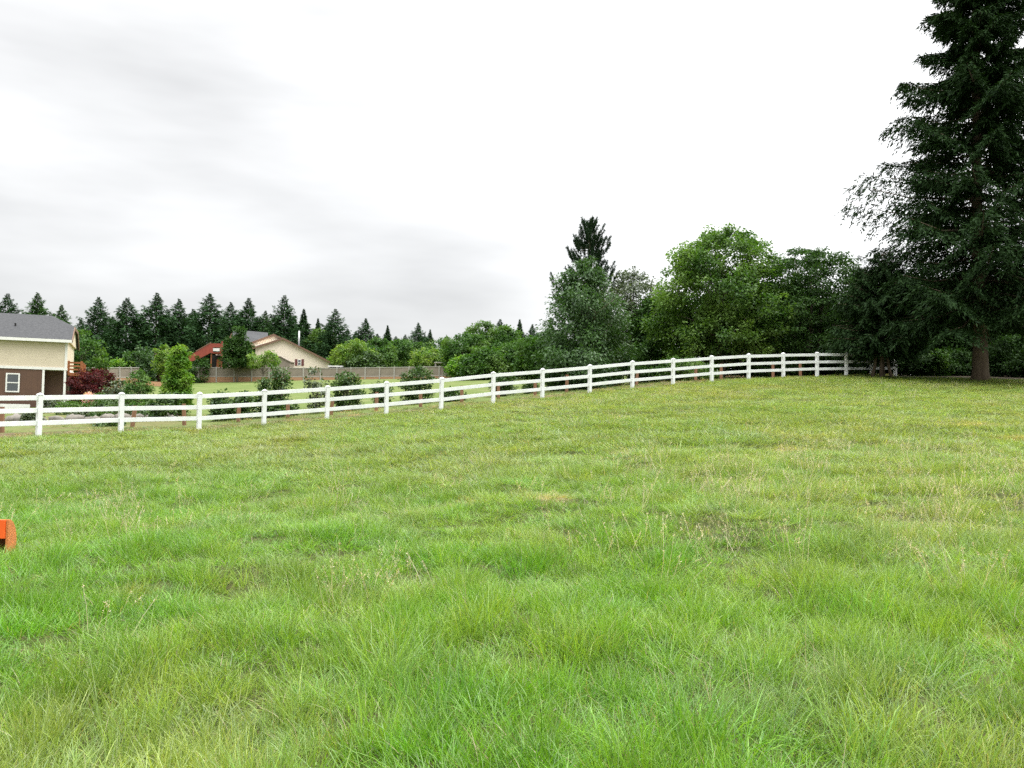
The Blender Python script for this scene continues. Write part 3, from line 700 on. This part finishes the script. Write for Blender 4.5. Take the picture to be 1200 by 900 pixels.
# wood behind the tall fir
wp2 = [(985, 60, 352, 'darkleaf', 3.0, 'dark bush-like tree left of the fence end'), (1035, 63, 330, 'darkleaf', 3.4, 'dark tree directly behind the end of the fence'), (1085, 66, 322, 'darkleaf', 3.6, 'dark tree in the shade left of the fir trunk'),
       (1135, 62, 330, 'darkleaf', 3.4, 'dark tree straight behind the fir trunk'), (1185, 60, 318, 'darkleaf', 3.6, 'dark tree right of the fir trunk at the picture edge'), (1245, 60, 310, 'darkleaf', 3.8, 'dark tree just outside the right picture edge'),
       (870, 62, 330, 'darkleaf', 3.4, 'shaded tree behind the light maple'), (915, 64, 335, 'darkleaf', 3.4, 'shaded tree in the gap behind maple and spreading tree')]
for i, (px, Y, ty, mt, rad, lb) in enumerate(wp2):
    tree('woodland_tree', lb, px, Y, ty, 40 + i, ell(rad, .4, 2.6, .05), 300, 80, .24, M['woodleaf'], zc=.0, cr=.85, trunk_r=.16, stems=2, group='trees of the dark wood on the right')
for i, (px, Y, ty, lb) in enumerate([(1075, 53, 405, 'low dark bush between fence end and fir trunk'), (1112, 56, 412, 'low dark bush just left of the fir trunk'), (1187, 52, 395, 'dark bush right of the fir trunk'), (1225, 50, 400, 'dark bush beyond the right picture edge'),
                                      (1018, 54, 395, 'dark bush behind the last rails'), (965, 52, 415, 'low bush behind the last fence bays'), (905, 51, 418, 'low bush behind the fourteenth fence post')]):
    tree('woodland_bush', lb, px, Y, ty, 60 + i, ell(1.9, .35, 2.5, .05), 130, 70, .17, M['woodleaf'], 'bush', zc=0, cr=.5, trunk_r=.05, stems=3, group='bushes under the dark wood')
tree('sunlit_bush', 'small yellow-green bush glowing in a gap left of the fir trunk', 1095, 51.5, 411, 71, ell(.6, .6, 2.2, .3), 40, 60, .14, M['midleaf'], 'bush', zc=.25, cr=.3, trunk_r=.03)

# bushes and small trees beyond the lawn
MIDT = [(412, 103, 399, 'yellowgreen', 2.6, 'pale yellow-green bush beside the cream house'), (443, 108, 398, 'midleaf', 3.0, 'round mid-green tree left of the second low fir'), (428, 101, 413, 'laurel', 2.2, 'dark hollow bush under the yellow-green one'), (468, 112, 399, 'midleaf', 2.7, 'green tree above the dark arbor bush'),
        (503, 100, 410, 'yellowgreen', 2.2, 'yellow-green low bush above the grey fence end'), (520, 112, 396, 'midleaf', 2.8, 'mid-green tree left of the tan path'), (545, 104, 390, 'midleaf', 3.0, 'light tree with a ragged top beyond the lawn'), (566, 112, 377, 'midleaf', 3.0, 'tall green tree left of the twin firs'),
        (592, 106, 384, 'midleaf', 2.8, 'green tree in front of the twin firs'), (572, 90, 408, 'midleaf', 2.4, 'low round tree at the lawn edge'), (605, 92, 402, 'midleaf', 2.4, 'bushy tree left of the poplar'), (628, 86, 396, 'midleaf', 2.3, 'green tree partly hidden by the poplar'), (548, 92, 420, 'bright', 1.8, 'small bright bush beyond the grey fence corner'),
        (650, 80, 392, 'darkleaf', 2.6, 'dark tree behind the poplar'), (376, 128, 385, 'midleaf', 2.6, 'green tree behind the right roof slope of the cream house'), (480, 120, 400, 'midleaf', 3.0, 'tree behind the grey fence middle')]
for i, (px, Y, ty, mt, rad, lb) in enumerate(MIDT):
    if px < 532: Y += 13
    tree('garden_tree', lb, px, Y, ty, 80 + i, ell(rad, .42, 2.3, .05), 130, 90, .28, M[mt], zc=.0, cr=.72, trunk_r=.1, stems=2, lump=.5, group='small trees beyond the lawn')
tree('garden_tree', 'leafy green tree behind the deck of the left house', 94, 75, 388, 120, ell(2.0, .45, 2.3, .05), 130, 60, .24, M['midleaf'], zc=.0, cr=.6, trunk_r=.1)
tree('garden_tree', 'pale grey-green round tree behind the left grey fence run', 163, 104, 407, 121, ell(2.0, .5, 2.3, .05), 90, 60, .28, M['poplar'], zc=.0, cr=.6, trunk_r=.1)
tree('garden_bush', 'light green low bush behind the left grey fence run', 143, 103, 421, 122, ell(1.6, .5, 2.3, .05), 60, 60, .28, M['bright'], 'bush', zc=.0, cr=.5, trunk_r=.1)
tree('garden_tree', 'yellow-topped tree behind the bright green young tree', 200, 101, 401, 123, ell(1.7, .6, 2.3, .05), 80, 60, .28, M['yellowgreen'], zc=.1, cr=.5, trunk_r=.1)
tree('plum_tree', 'brown-leaved small tree left of the red staircase', 184, 106, 414, 124, ell(1.5, .5, 2.3, .05), 60, 60, .28, leaf_mat('bronze_leaves', (.07, .045, .025), (.14, .09, .05), None, .3, .05), zc=.1, cr=.5, trunk_r=.1)
tree('yard_tree', 'dense dark green tree in front of the cream house gable', 278, 108, 380, 125, lambda f: 2.5 * (1 - f) ** .5 * min(1, f * 3 + .1), 160, 60, .26, M['darkleaf'], zc=.28, cr=.6, trunk_r=.12)
tree('yard_bush', 'light green arching bush against the cream house wall', 308, 106, 412, 126, ell(1.9, .75, 2.3, .05), 50, 50, .24, M['yellowgreen'], 'bush', zc=.5, cr=.45, trunk_r=.07)
tree('yard_bush', 'dark bush under the red staircase', 231, 108, 419, 127, ell(1.5, .5, 2.3, .05), 60, 50, .24, M['darkleaf'], 'bush', zc=0, cr=.45, trunk_r=.07)
# shrubs between the lawn and the white fence
tree('young_tree', 'bright green columnar young tree behind the third fence post', 207, 41, 402, 130, lambda f: .66 * (1 - f) ** .5 * (.8 + .2 * min(1, f * 4)), 170, 85, .12, M['bright'], zc=.12, cr=.26, trunk_r=.05)
SH = [(160, 47, 433, 'midleaf', 1.1, 'loose green shrub left of the bright young tree', 1.2), (140, 49, 446, 'olive', 1.0, 'olive low shrub in the garden bed', 1.), (190, 38, 462, 'laurel', 1.0, 'dark low laurel at the foot of the bright young tree', 1.), (262, 36, 460, 'laurel', .85, 'low dark laurel left of the fourth fence post', 1.),
      (284, 36.5, 461, 'laurel', .75, 'low dark laurel with an upright sprig beside the fourth fence post', .8), (312, 37.5, 443, 'laurel', .62, 'leggy shrub behind the fourth fence post', .7), (327, 37.8, 426, 'laurel', .6, 'tallest leggy shrub right of the fourth fence post', .55), (330, 37, 470, 'laurel', .9, 'dense low laurel under the leggy shrub', 1.1),
      (371, 38.5, 430, 'olive', .72, 'thin twiggy upright shrub left of the fifth fence post', .45), (407, 39.5, 436, 'laurel', .98, 'full dark laurel right of the fifth fence post', 1.2), (447, 41, 447, 'laurel', .5, 'small shrub behind the sixth fence post', .7), (489, 42, 430, 'laurel', 1.05, 'broad laurel left of the seventh fence post', 1.3),
      (532, 42, 457, 'laurel', .55, 'small low laurel right of the seventh fence post', .9), (588, 44, 438, 'laurel', .95, 'laurel behind the eighth fence post', 1.2), (622, 44.5, 449, 'laurel', .45, 'sparse little shrub left of the ninth fence post', .4), (655, 46, 445, 'laurel', .8, 'dark laurel under the poplar left side', 1.2),
      (715, 47, 438, 'darkleaf', 1.0, 'dark shrub under the poplar right side', 1.2), (750, 48, 430, 'darkleaf', 1.1, 'dark shrub behind the eleventh fence post', 1.2), (772, 47.5, 432, 'midleaf', .9, 'green shrub left of the twelfth fence post', 1.), (830, 48.5, 428, 'midleaf', .8, 'loose green shrub behind the thirteenth fence post', .8)]
for i, (px, Y, ty, mt, rad, lb, dn) in enumerate(SH):
    tree('shrub', lb, px, Y, ty, 140 + i, ell(rad * .66, .5, 2.2, .05), int(60 * dn), 52, .115, M[mt], 'shrub', zc=.08, cr=.27, trunk_r=.025, stems=4, lump=.6, trunk_top=.85, limbs=20, group='shrubs behind the white fence')
tree('japanese_maple', 'dark purple-red spreading maple beside the deck of the left house', 110, 54, 433, 170, ell(1.3, .5, 2.4, .05), 130, 80, .13, M['purple'], zc=.08, cr=.35, trunk_r=.06, stems=3, lump=.5)
r = rs(31)
BED = [(105, 50, 459, 'pink', .28, 'pink flowering bush in front of the purple maple'), (118, 49.5, 461, 'midleaf', .8, 'low green mound in the garden bed below the purple maple'), (62, 49, 466, 'olive', .6, 'pale tuft at the house corner'), (84, 46, 471, 'midleaf', .9, 'spreading green ground cover left in the bed'),
       (130, 45, 470, 'laurel', .8, 'dark mound in the bed middle'), (170, 44, 472, 'midleaf', .9, 'green mound right in the bed'), (97, 41, 481, 'olive', .5, 'small olive tuft among the rocks'), (122, 40, 484, 'laurel', .45, 'small dark tuft among the rocks'),
       (150, 40, 482, 'olive', .5, 'straw-coloured tuft among the rocks'), (176, 40, 480, 'laurel', .55, 'dark tuft near the bright young tree'), (128, 34, 496, 'laurel', .45, 'little dark plant just behind the second fence post'), (36, 38, 483, 'olive', .35, 'tiny tuft on the lawn before the house'), (200, 42, 478, 'laurel', .8, 'dark shrub mass beneath the bright young tree')]
for i, (px, Y, ty, mt, rad, lb) in enumerate(BED):
    tree('bed_plant', lb, px, Y, ty, 180 + i, ell(rad, .4, 2.2, .05), 40, 45, .11, M[mt], 'plant', zc=0, cr=.22, trunk_r=.02, stems=2, lump=.5, group='plants in the garden bed')
rk = ['large flat', 'rounded', 'pale', 'small dark', 'low', 'tilted', 'tan', 'angular', 'grey', 'broken']
for i, px in enumerate([20, 44, 66, 88, 108, 126, 143, 160, 178, 194]):
    g = GP(px, 38.2 + 1.2 * r.rand()); mb = MB()
    k = 9; pts = []
    sxr, szr = .28 + .25 * r.rand(), .16 + .14 * r.rand()
    for zz, q in ((-.1, .9), (.25 * szr, 1.05), (.7 * szr, .85), (szr, .35)):
        pts += [(sxr * q * math.cos(6.283 * j / k) * (.8 + .4 * r.rand()), sxr * .7 * q * math.sin(6.283 * j / k) * (.8 + .4 * r.rand()), zz + .04 * r.normal()) for j in range(k)]
    fs = [(a * k + j, a * k + (j + 1) % k, (a + 1) * k + (j + 1) % k, (a + 1) * k + j) for a in range(3) for j in range(k)] + [tuple(range(3 * k, 4 * k))]
    o = mb.add(pts, fs).build('garden_rock', M['rock'], smooth=True); o.location = g
    tag(o, f'{rk[i]} stone edging the garden bed, {ords[i]} from the left', 'rock', 'stones edging the garden bed')

# ------------------------------------------------------------------ left house
TH = R(24); Cn = W(76, 476, 60); Cn[2] = hz(Cn[0], Cn[1])
hs_ = thing('two_storey_house', 'two-storey house with cream siding over a brown lower floor and grey roof', 'house', Cn, TH)
# local frame: x to the right along the front, -x left; y back; z up, px/m ~16.2
zb = W(76, 434, 60)[2] - Cn[2]; zu = W(76, 430, 60)[2] - Cn[2]; ze = W(76, 400, 60)[2] - Cn[2]
L_, Dp = 15.0, 8.0
PX = 1.45                                             # porch recess width
MB().box(-L_, -PX, 0, Dp, -1.5, zb).box(-PX + .001, 0, 1.3, Dp, -1.5, zb - .003).build('lower_wall', M['brown'], hs_)
MB().box(-L_, 0, -.0, Dp, zb + .18, ze).build('upper_wall', M['cream'], hs_)
MB().box(-L_ - .03, .04, -.06, Dp + .05, zb, zb + .18).box(-.12, .035, -.035, .1, zb + .18, ze).build('white_trim', M['trim'], hs_)
for x in (-PX, -.12): MB().box(x - .02, x + .12, -.04, .1, -.8, zb).build('porch_post', M['trim'], hs_)
# clipped gable roof
ov, rx = .45, .30; zr = W(62, 372, 63)[2] - Cn[2]; zh = ze + (zr - ze) * .55
yc = Dp / 2; yh = -ov + (yc + ov) * .55; z_e = ze - .04
A_ = [(-L_ - rx, -ov, z_e), (rx, -ov, z_e), (rx, yh, zh), (-1.3, yc, zr), (-L_ - rx, yc, zr), (rx, Dp - yh, zh), (rx, Dp + ov, z_e), (-L_ - rx, Dp + ov, z_e)]
th = .14; A2 = [(x, y, z + th) for x, y, z in A_]
MB().add(A_ + A2, [(8, 9, 10, 11, 12), (12, 11, 13, 14, 15), (10, 13, 11), (4, 3, 2, 1, 0), (7, 6, 5, 3, 4), (3, 5, 2), (0, 1, 9, 8), (1, 2, 10, 9), (2, 5, 13, 10), (5, 6, 14, 13), (6, 7, 15, 14), (0, 8, 12, 4), (7, 4, 12, 15)]).build('roof', M['roof'], hs_)
MB().prism([(-ov + .5, ze), (Dp + ov - .5, ze), (Dp - yh, zh - .02), (yh, zh - .02)], -.15, 0).build('gable_wall', M['cream'], hs_).rotation_euler.z = R(90)
MB().box(-L_ - rx, rx + .02, -ov - .05, -ov - .003, z_e - .08, z_e + .12).build('fascia', M['trim'], hs_)
mb = MB(); mb.beam((rx + .03, -ov, z_e + .0), (rx + .03, yh, zh), .05, .22); mb.beam((rx + .03, yh, zh), (rx + .03, Dp - yh, zh), .05, .2); mb.beam((rx + .03, Dp - yh, zh), (rx + .03, Dp + ov, z_e), .05, .22)
mb.build('bargeboard', M['browntrim'], hs_)
MB().tube([(-3.4, 1.6, ze + (zr - ze) * .4), (-3.4, 1.6, ze + (zr - ze) * .62)], [.06, .06], 8).build('vent_pipe', M['dark'], hs_)
def window(par, x0, x1, y, z0, z1, fr=.09, bars=1, mat='trim'):
    w = MB().box(x0, x1, y - .06, y - .002, z1 - fr, z1).box(x0, x1, y - .06, y - .002, z0, z0 + fr).box(x0, x0 + fr, y - .06, y - .002, z0 + fr, z1 - fr).box(x1 - fr, x1, y - .06, y - .002, z0 + fr, z1 - fr)
    if bars: w.box(x0 + fr, x1 - fr, y - .05, y - .002, (z0 + z1) / 2 - .035, (z0 + z1) / 2 + .035)
    w = w.build('window', M[mat], par)
    MB().box(x0 + fr, x1 - fr, y - .025, y - .004, z0 + fr, z1 - fr).build('pane', M['glass'], w)
    return w
def hx(px):  # local x on the front plane under photo column px
    best = min((abs(((lambda q: (q @ RT) / (q @ FWD) * 1000 + 600)(np.array([Cn[0] - s * math.cos(TH), Cn[1] - s * math.sin(TH), 0.9]))) - px), s) for s in np.linspace(-3, 15, 1801))
    return -best[1]
window(hs_, hx(6), hx(22.5), 0, W(14, 459.5, 58.4)[2] - Cn[2], W(14, 437, 58.4)[2] - Cn[2])
MB().box(-L_, hx(37), -.9, -.75, -.6, W(20, 473.5, 58)[2] - Cn[2]).build('step_kerb', M['trim'], hs_)
MB().box(hx(50) , hx(68), 1.27, 1.295, .0, .22).build('porch_sill', M['trim'], hs_)
# deck on the right side
dk = MB(); zd = W(80, 437, 61)[2] - Cn[2]
dk.box(.06, 1.0, .6, 5.5, zd - .2, zd).build('deck_floor', M['cedar'], hs_)
rl = MB()
for z in (zd + .18, zd + .42, zd + .66): rl.box(.10, .98, .60, .64, z, z + .12)
rl.build('deck_railing', M['cedar'], hs_)
for x, y in ((.92, .66), (.92, 3.0), (.92, 5.4), (.10, .68)): MB().box(x - .07, x + .07, y - .07, y + .07, -1.2 if x > .5 else zd, zd + .85).build('deck_post', M['cedar'], hs_)
MB().box(.1, .85, 2.2, 2.3, -.8, zd - .21).build('under_deck_panel', M['dark'], hs_)
MB().box(.06, .85, .70, .76, .42, .5).build('low_rail', M['trim'], hs_)

# ------------------------------------------------------------------ grey fence with orange retaining boards
def fence_run(name, label, pts, hgt, ret, spacing=2.15):
    t = thing(name, label, 'fence')
    for (a, ra), (b, rb) in zip(zip(pts[:-1], ret[:-1]), zip(pts[1:], ret[1:])):
        a = np.array(a); b = np.array(b); L = np.linalg.norm(b - a); n = max(1, round(L / spacing)); d = (b - a) / L
        for k in range(n):
            p, q = a + (b - a) * k / n, a + (b - a) * (k + 1) / n
            r0 = ra + (rb - ra) * k / n; w = L / n
            ang = math.atan2(d[1], d[0])
            def part(nm, mb, mat, base=p):
                o = mb.build(nm, mat, t); o.location = base; o.rotation_euler = (0, -math.asin(d[2]), ang); return o
            part('fence_post', MB().box(-.07, .07, -.09, .05, -r0 - .4, hgt + .06), M['greyrail'])
            part('panel', MB().box(.075, w - .075, 0, .025, .10, hgt - .09), M['greywood'])
            part('top_rail', MB().box(.072, w - .072, -.05, .04, hgt - .088, hgt), M['greyrail'])
            part('bottom_rail', MB().box(.072, w - .072, -.05, .04, .0, .098), M['greyrail'])
            part('retaining_board', MB().box(.072, w - .072, -.03, .05, -r0 - .35, -.004), M['retain'])
            if k == n - 1 and b is not None and abs(b[0] - pts[-1][0]) < 1e-6:
                part('fence_post', MB().box(-.07, .07, -.09, .05, -r0 - .4, hgt + .06), M['greyrail'], q)
    return t
A0 = W(96, 444, 92); A1 = W(190, 441.5, 107); A2_ = W(395, 442, 112); A3 = W(533, 440.5, 106)
fence_run('plank_fence', 'grey board fence on orange retaining boards running behind the lawn below the cream house', [A0, A1, A2_, A3], 1.22, [.9, .75, .6, .2])
MB_ = MB().beam(W(152, 448.5, 93), W(196, 450.5, 99), .12, .5).build('retaining_wall', M['retain']); tag(MB_, 'lower orange board retaining wall in front of the left fence run', 'wall')

# ------------------------------------------------------------------ cream house on the rise
Y0 = 118.0; Hb = W(332, 440, Y0); Hb[2] = min(hz(Hb[0], Hb[1]), Hb[2]) - .2
ch = thing('gabled_house', 'cream single-storey house with a broad gable and brown roof edges', 'house', Hb, R(13))
def lx(px, y=430, Y=Y0): return W(px, y, Y)[0] - Hb[0]
def lz(px, py, Y=Y0): return W(px, py, Y)[2] - Hb[2]
pk_ = (lx(331), lz(331, 397.5)); er_ = (lx(387), lz(387, 425)); el_ = (lx(272), lz(272, 418))
MB().prism([(lx(300), -1), (lx(384.5), -1), (lx(384.5), lz(384, 424)), pk_, (lx(300), lz(300, 405))], 0, 12).build('gable_wall', M['peach'], ch)
MB().box(lx(256), lx(299.9), .6, 12, -1, lz(278, 415)).build('side_wall', M['peach'], ch)
mb = MB()
for (a, b) in ((el_, pk_), (pk_, er_)):
    mb.prism([(a[0], a[1] - .02), (b[0], b[1] - .02), (b[0], b[1] + .16), (a[0], a[1] + .16)], -.5, 12.4)
mb.build('roof', M['roof'], ch)
mb = MB()
for (a, b) in ((el_, pk_), (pk_, er_)):
    mb.prism([(a[0], a[1] - .10), (b[0], b[1] - .10), (b[0], b[1] + .165), (a[0], a[1] + .165)], -.56, -.505)
mb.build('bargeboard', M['browntrim'], ch)
# second gable and dark roof behind
p2 = (lx(319), lz(319, 393.5) + .2); MB().prism([(lx(285), lz(285, 405)), (lx(335), lz(335, 400)), p2], 3.0, 9).build('rear_gable', M['peach'], ch)
mb = MB(); mb.prism([(lx(284), lz(284, 406)), p2, (p2[0], p2[1] + .28), (lx(284), lz(284, 406) + .28)], 2.6, 9.2); mb.prism([(lx(337), lz(337, 400)), (lx(337), lz(337, 400) + .28), (p2[0], p2[1] + .28), p2], 2.6, 9.2); mb.build('rear_bargeboard', M['browntrim'], ch)
MB().add([(lx(266), 4, lz(266, 403)), (lx(312), 4, lz(312, 398)), (lx(309), 10, lz(309, 390) + .9), (lx(268), 10, lz(268, 387) + .9), (lx(266), 4, lz(266, 403) - .2), (lx(312), 4, lz(312, 398) - .2), (lx(309), 10, lz(309, 390) + .7), (lx(268), 10, lz(268, 387) + .7)],
         [(0, 1, 2, 3), (7, 6, 5, 4), (0, 4, 5, 1), (1, 5, 6, 2), (2, 6, 7, 3), (3, 7, 4, 0)]).build('rear_roof', M['roof'], ch)
MB().box(lx(266), lx(311), 4.3, 9.8, -1, lz(290, 403)).build('rear_wall', M['peach'], ch)
MB().add([(lx(262), 4.2, lz(262, 404)), (lx(272), 4.2, lz(272, 404)), (lx(270), 4.2, lz(268, 388)), (lx(262), 4.4, lz(262, 404)), (lx(272), 4.4, lz(272, 404)), (lx(270), 4.4, lz(268, 388))], [(0, 1, 2), (5, 4, 3), (0, 3, 4, 1), (1, 4, 5, 2), (2, 5, 3, 0)]).build('brown_gable', M['browntrim'], ch)
fl = MB().tube([(lx(348.5), 3, lz(348, 404)), (lx(348.5), 3, lz(348, 385))], [.11, .11], 10).build('flue_pipe', M['metal'], ch, True)
w = window(ch, lx(348.2), lx(352.2), 0, lz(350, 428), lz(350, 421), .07)
for a, b in ((345.0, 347.9), (352.5, 355.4)): MB().box(lx(a), lx(b), -.05, -.002, lz(350, 428.3), lz(350, 420.6)).build('shutter', M['shutter'], ch)
window(ch, lx(262.5), lx(266.5), .6, lz(264, 430), lz(264, 418), .08)
for a, b in ((258.5, 262.3), (267, 269)): MB().box(lx(a), lx(b), .55, .598, lz(264, 430), lz(264, 418)).build('shutter', M['redwood'], ch)

# red staircase and balcony at the left of the cream house
sb = W(262, 440, 114); sb[2] = hz(sb[0], sb[1])
st = thing('red_staircase', 'red-stained outdoor staircase and balcony left of the cream house', 'staircase', sb)
def qx(px): return W(px, 425, 114)[0] - sb[0]
def qz(px, py): return W(px, py, 114)[2] - sb[2]
MB().prism([(qx(221), qz(221, 417)), (qx(221), qz(221, 424.5)), (qx(232), qz(232, 421)), (qx(248), qz(248, 412.5)), (qx(248), qz(248, 402.5)), (qx(245), qz(245, 402.8)), (qx(230), qz(230, 412))][::-1], 0, .15).build('stair_side', M['redwood'], st)
MB().box(qx(248) + .003, qx(260), 0, .12, qz(254, 407), qz(254, 402.5)).box(qx(248) + .003, qx(247.9) + .12, 0, .12, qz(254, 413), qz(254, 407)).box(qx(257), qx(260), 0, .12, qz(254, 413), qz(254, 407)).build('balcony_side', M['redwood'], st)
MB().box(qx(248.7), qx(256.8), .04, .08, qz(254, 411.5), qz(254, 408)).build('pale_panel', M['trim'], st)
MB().box(qx(247), qx(261), 0.001, 2.6, qz(254, 414), qz(254, 413)).build('balcony_floor', M['redwood'], st)
MB().box(qx(259), qx(260.6), -.1, .0, -1, qz(260, 400)).build('corner_post', M['redwood'], st)
MB().box(qx(246), qx(247.2), .2, .35, -1, qz(247, 414)).build('support_post', M['cedar'], st)
MB().beam((qx(229), .06, qz(229, 411.7)), (qx(246), .06, qz(246, 401.7)), .2, .12).build('stair_handrail', M['browntrim'], st)
MB().box(qx(240), qx(257), 2.0, 2.6, -1, qz(250, 415)).build('back_panel', M['dark'], st)
MB().box(qx(248), qx(253), 1.9, 1.99, -.8, qz(250, 420)).build('door', M['cedar'], st)

# grey garden shed and small buildings by the fence
Sg = W(321, 441, 114.5)
sh = thing('garden_shed', 'grey weathered board shed with a low gable before the cream house', 'shed', Sg)
def gxx(px): return W(px, 430, 114.5)[0] - Sg[0]
def gzz(px, py): return W(px, py, 114.5)[2] - Sg[2]
MB().prism([(gxx(303.5), -.8), (gxx(339.5), -.8), (gxx(339.5), gzz(339, 424)), (gxx(328), gzz(328, 418.4)), (gxx(303.5), gzz(303, 423))], 0, 2.2).build('wall', M['greywood'], sh)
mb = MB()
for a, b in (((gxx(302.5), gzz(302.5, 423.2)), (gxx(328), gzz(328, 418.2))), ((gxx(328), gzz(328, 418.2)), (gxx(340.5), gzz(340.5, 424.6)))): mb.prism([a, b, (b[0], b[1] + .12), (a[0], a[1] + .12)], -.15, 2.4)
mb.build('roof', M['greywood'], sh)
MB().box(gxx(315), gxx(320), -.04, -.002, -.5, gzz(318, 425)).build('door', M['greyrail'], sh)
Sg = W(393, 438, 113)
lt = thing('lean_to', 'small lean-to with a pale flat roof beside the cream house', 'shed', Sg)
MB().box(-.9, .8, 0, 1.6, -.6, .85).build('wall', M['dark'], lt); MB().box(-1.0, .95, -.15, 1.8, .9, 1.08).build('roof', M['trim'], lt)
for x in (-.8, .72): MB().box(x - .05, x + .05, -.1, -.003, -.5, .9).build('support_post', M['greyrail'], lt)
Sg = W(521, 437, 108)
pg = thing('pergola', 'open grey timber frame just behind the right end of the plank fence', 'pergola', Sg)
for x in (-1.2, 0, 1.2):
    for y in (0, 1.6): MB().box(x - .06, x + .06, y - .06, y + .06, -.8, 1.25).build('support_post', M['greyrail'], pg)
MB().box(-1.35, 1.35, -.15, 1.8, 1.254, 1.36).build('roof', M['greyrail'], pg)

# ------------------------------------------------------------------ orange implement at the left edge
g = G(7, 652); Yg = g[1]
im = thing('orange_scraper', 'orange painted metal scraper bucket end with a rounded side plate, at the left picture edge', 'farm tool', g, R(-8))
m1 = 1000 / Yg
pl = [(0, -.06), (0, .44)] + [(.0 + .26 * math.sin(a), .19 + .25 * math.cos(a)) for a in np.linspace(.12, math.pi - .25, 14)]
# side plate: D shape in local y,z, facing right
mb = MB(); mb.prism([(y, z) for y, z in pl][::-1], -.012, .012); sdp = mb.build('side_plate', M['rust'], im, bevel=.004); sdp.rotation_euler.z = R(111); ks = Yg / 8.6; im.location.z -= .07; im.scale = (ks, ks, ks)
mb = MB(); mb.box(-.75, -.014, -.02, .01, .25, .44); mb.build('front_panel', M['orange'], im, bevel=.006)
mb = MB()
arc = [(.0 + .24 * math.sin(a), .19 + .235 * math.cos(a)) for a in np.linspace(.1, math.pi - .3, 12)]
V_ = [(x, y * .6 + .012, z) for x in (-.75, -.06) for y, z in arc]; n_ = len(arc)
V_ += [(x, y + .0 , z - .0) for x in (-.75, -.06) for y, z in [(a * .56 + .012, .19 + (b - .19) * .94) for a, b in arc]]
fs = [(i, i + 1, n_ + i + 1, n_ + i) for i in range(n_ - 1)] + [(2 * n_ + i + 1, 2 * n_ + i, 3 * n_ + i, 3 * n_ + i + 1) for i in range(n_ - 1)]
mb.add(V_, fs).build('curved_shell', M['rustin'], im)

# ------------------------------------------------------------------ light and sky
SEL, SAZ = R(58), R(55)        # sun to the right and a little in front of the camera
w = bpy.data.worlds.new('World'); scene.world = w; w.use_nodes = True; nt = w.node_tree; nt.nodes.clear()
out = N(nt, 'ShaderNodeOutputWorld'); bg = N(nt, 'ShaderNodeBackground'); bg.inputs['Strength'].default_value = .1
sky = N(nt, 'ShaderNodeTexSky'); sky.sky_type = 'NISHITA'; sky.sun_disc = False; sky.sun_elevation = SEL; sky.sun_rotation = SAZ
tc = N(nt, 'ShaderNodeTexCoord'); sx = N(nt, 'ShaderNodeSeparateXYZ'); nt.links.new(tc.outputs['Generated'], sx.inputs[0])
def mth(op, a, b=None, c=None):
    n = N(nt, 'ShaderNodeMath', operation=op)
    for i, v in enumerate((a, b, c)):
        if v is None: continue
        if hasattr(v, 'links'): nt.links.new(v, n.inputs[i])
        else: n.inputs[i].default_value = v
    return n.outputs[0]
# overcast: brighter overhead, brighter towards the sun; stretched cloud banks
elev = N(nt, 'ShaderNodeMapRange'); elev.interpolation_type = 'SMOOTHSTEP'
nt.links.new(sx.outputs['Z'], elev.inputs[0]); elev.inputs[1].default_value = .42; elev.inputs[2].default_value = .95; elev.inputs[3].default_value = 0; elev.inputs[4].default_value = 3.0
low = N(nt, 'ShaderNodeMapRange'); nt.links.new(sx.outputs['Z'], low.inputs[0]); low.inputs[1].default_value = 0.0; low.inputs[2].default_value = .3; low.inputs[3].default_value = .46; low.inputs[4].default_value = .72
side = N(nt, 'ShaderNodeMapRange'); side.interpolation_type = 'SMOOTHSTEP'; nt.links.new(sx.outputs['X'], side.inputs[0]); side.inputs[1].default_value = -.12; side.inputs[2].default_value = .22; side.inputs[3].default_value = 0; side.inputs[4].default_value = .3
mp = N(nt, 'ShaderNodeMapping'); mp.inputs['Scale'].default_value = (1.6, 1.6, 6.5); mp.inputs['Location'].default_value = (.3, .2, .55); nt.links.new(tc.outputs['Generated'], mp.inputs[0])
cn = noise(nt, 1.7, 4, .5, vec=mp.outputs[0])
cl_ = mth('MULTIPLY', mth('SUBTRACT', cn, .5), .54)
val = mth('ADD', mth('ADD', low.outputs[0], side.outputs[0]), mth('ADD', elev.outputs[0], cl_))
val = mth('MAXIMUM', val, .25)
cc = N(nt, 'ShaderNodeCombineColor'); nt.links.new(mth('MULTIPLY', val, 10.15), cc.inputs[0]); nt.links.new(mth('MULTIPLY', val, 10.2), cc.inputs[1]); nt.links.new(mth('MULTIPLY', val, 10.2), cc.inputs[2])
nt.links.new(mix(nt, sky.outputs[0], cc.outputs[0], .94), bg.inputs[0]); nt.links.new(bg.outputs[0], out.inputs[0])
su = bpy.data.lights.new('sun', 'SUN'); su.energy = 1.5; su.angle = R(14); su.color = (1, .96, .9)
so = obj('sun', su); dv = Vector((math.sin(SAZ) * math.cos(SEL), math.cos(SAZ) * math.cos(SEL), math.sin(SEL))); so.rotation_euler = dv.to_track_quat('Z', 'Y').to_euler()

scene.view_settings.view_transform = 'Standard'; scene.view_settings.look = 'None'; scene.view_settings.gamma = 1; scene.view_settings.exposure = .6
cy = scene.cycles; cy.max_bounces = 6; cy.diffuse_bounces = 4; cy.glossy_bounces = 2; cy.transmission_bounces = 4; cy.transparent_max_bounces = 4
cy.use_denoising = False; cy.use_adaptive_sampling = True; cy.adaptive_threshold = .012
try: cy.denoising_input_passes = 'RGB_ALBEDO_NORMAL'; cy.denoising_prefilter = 'ACCURATE'
except Exception: pass
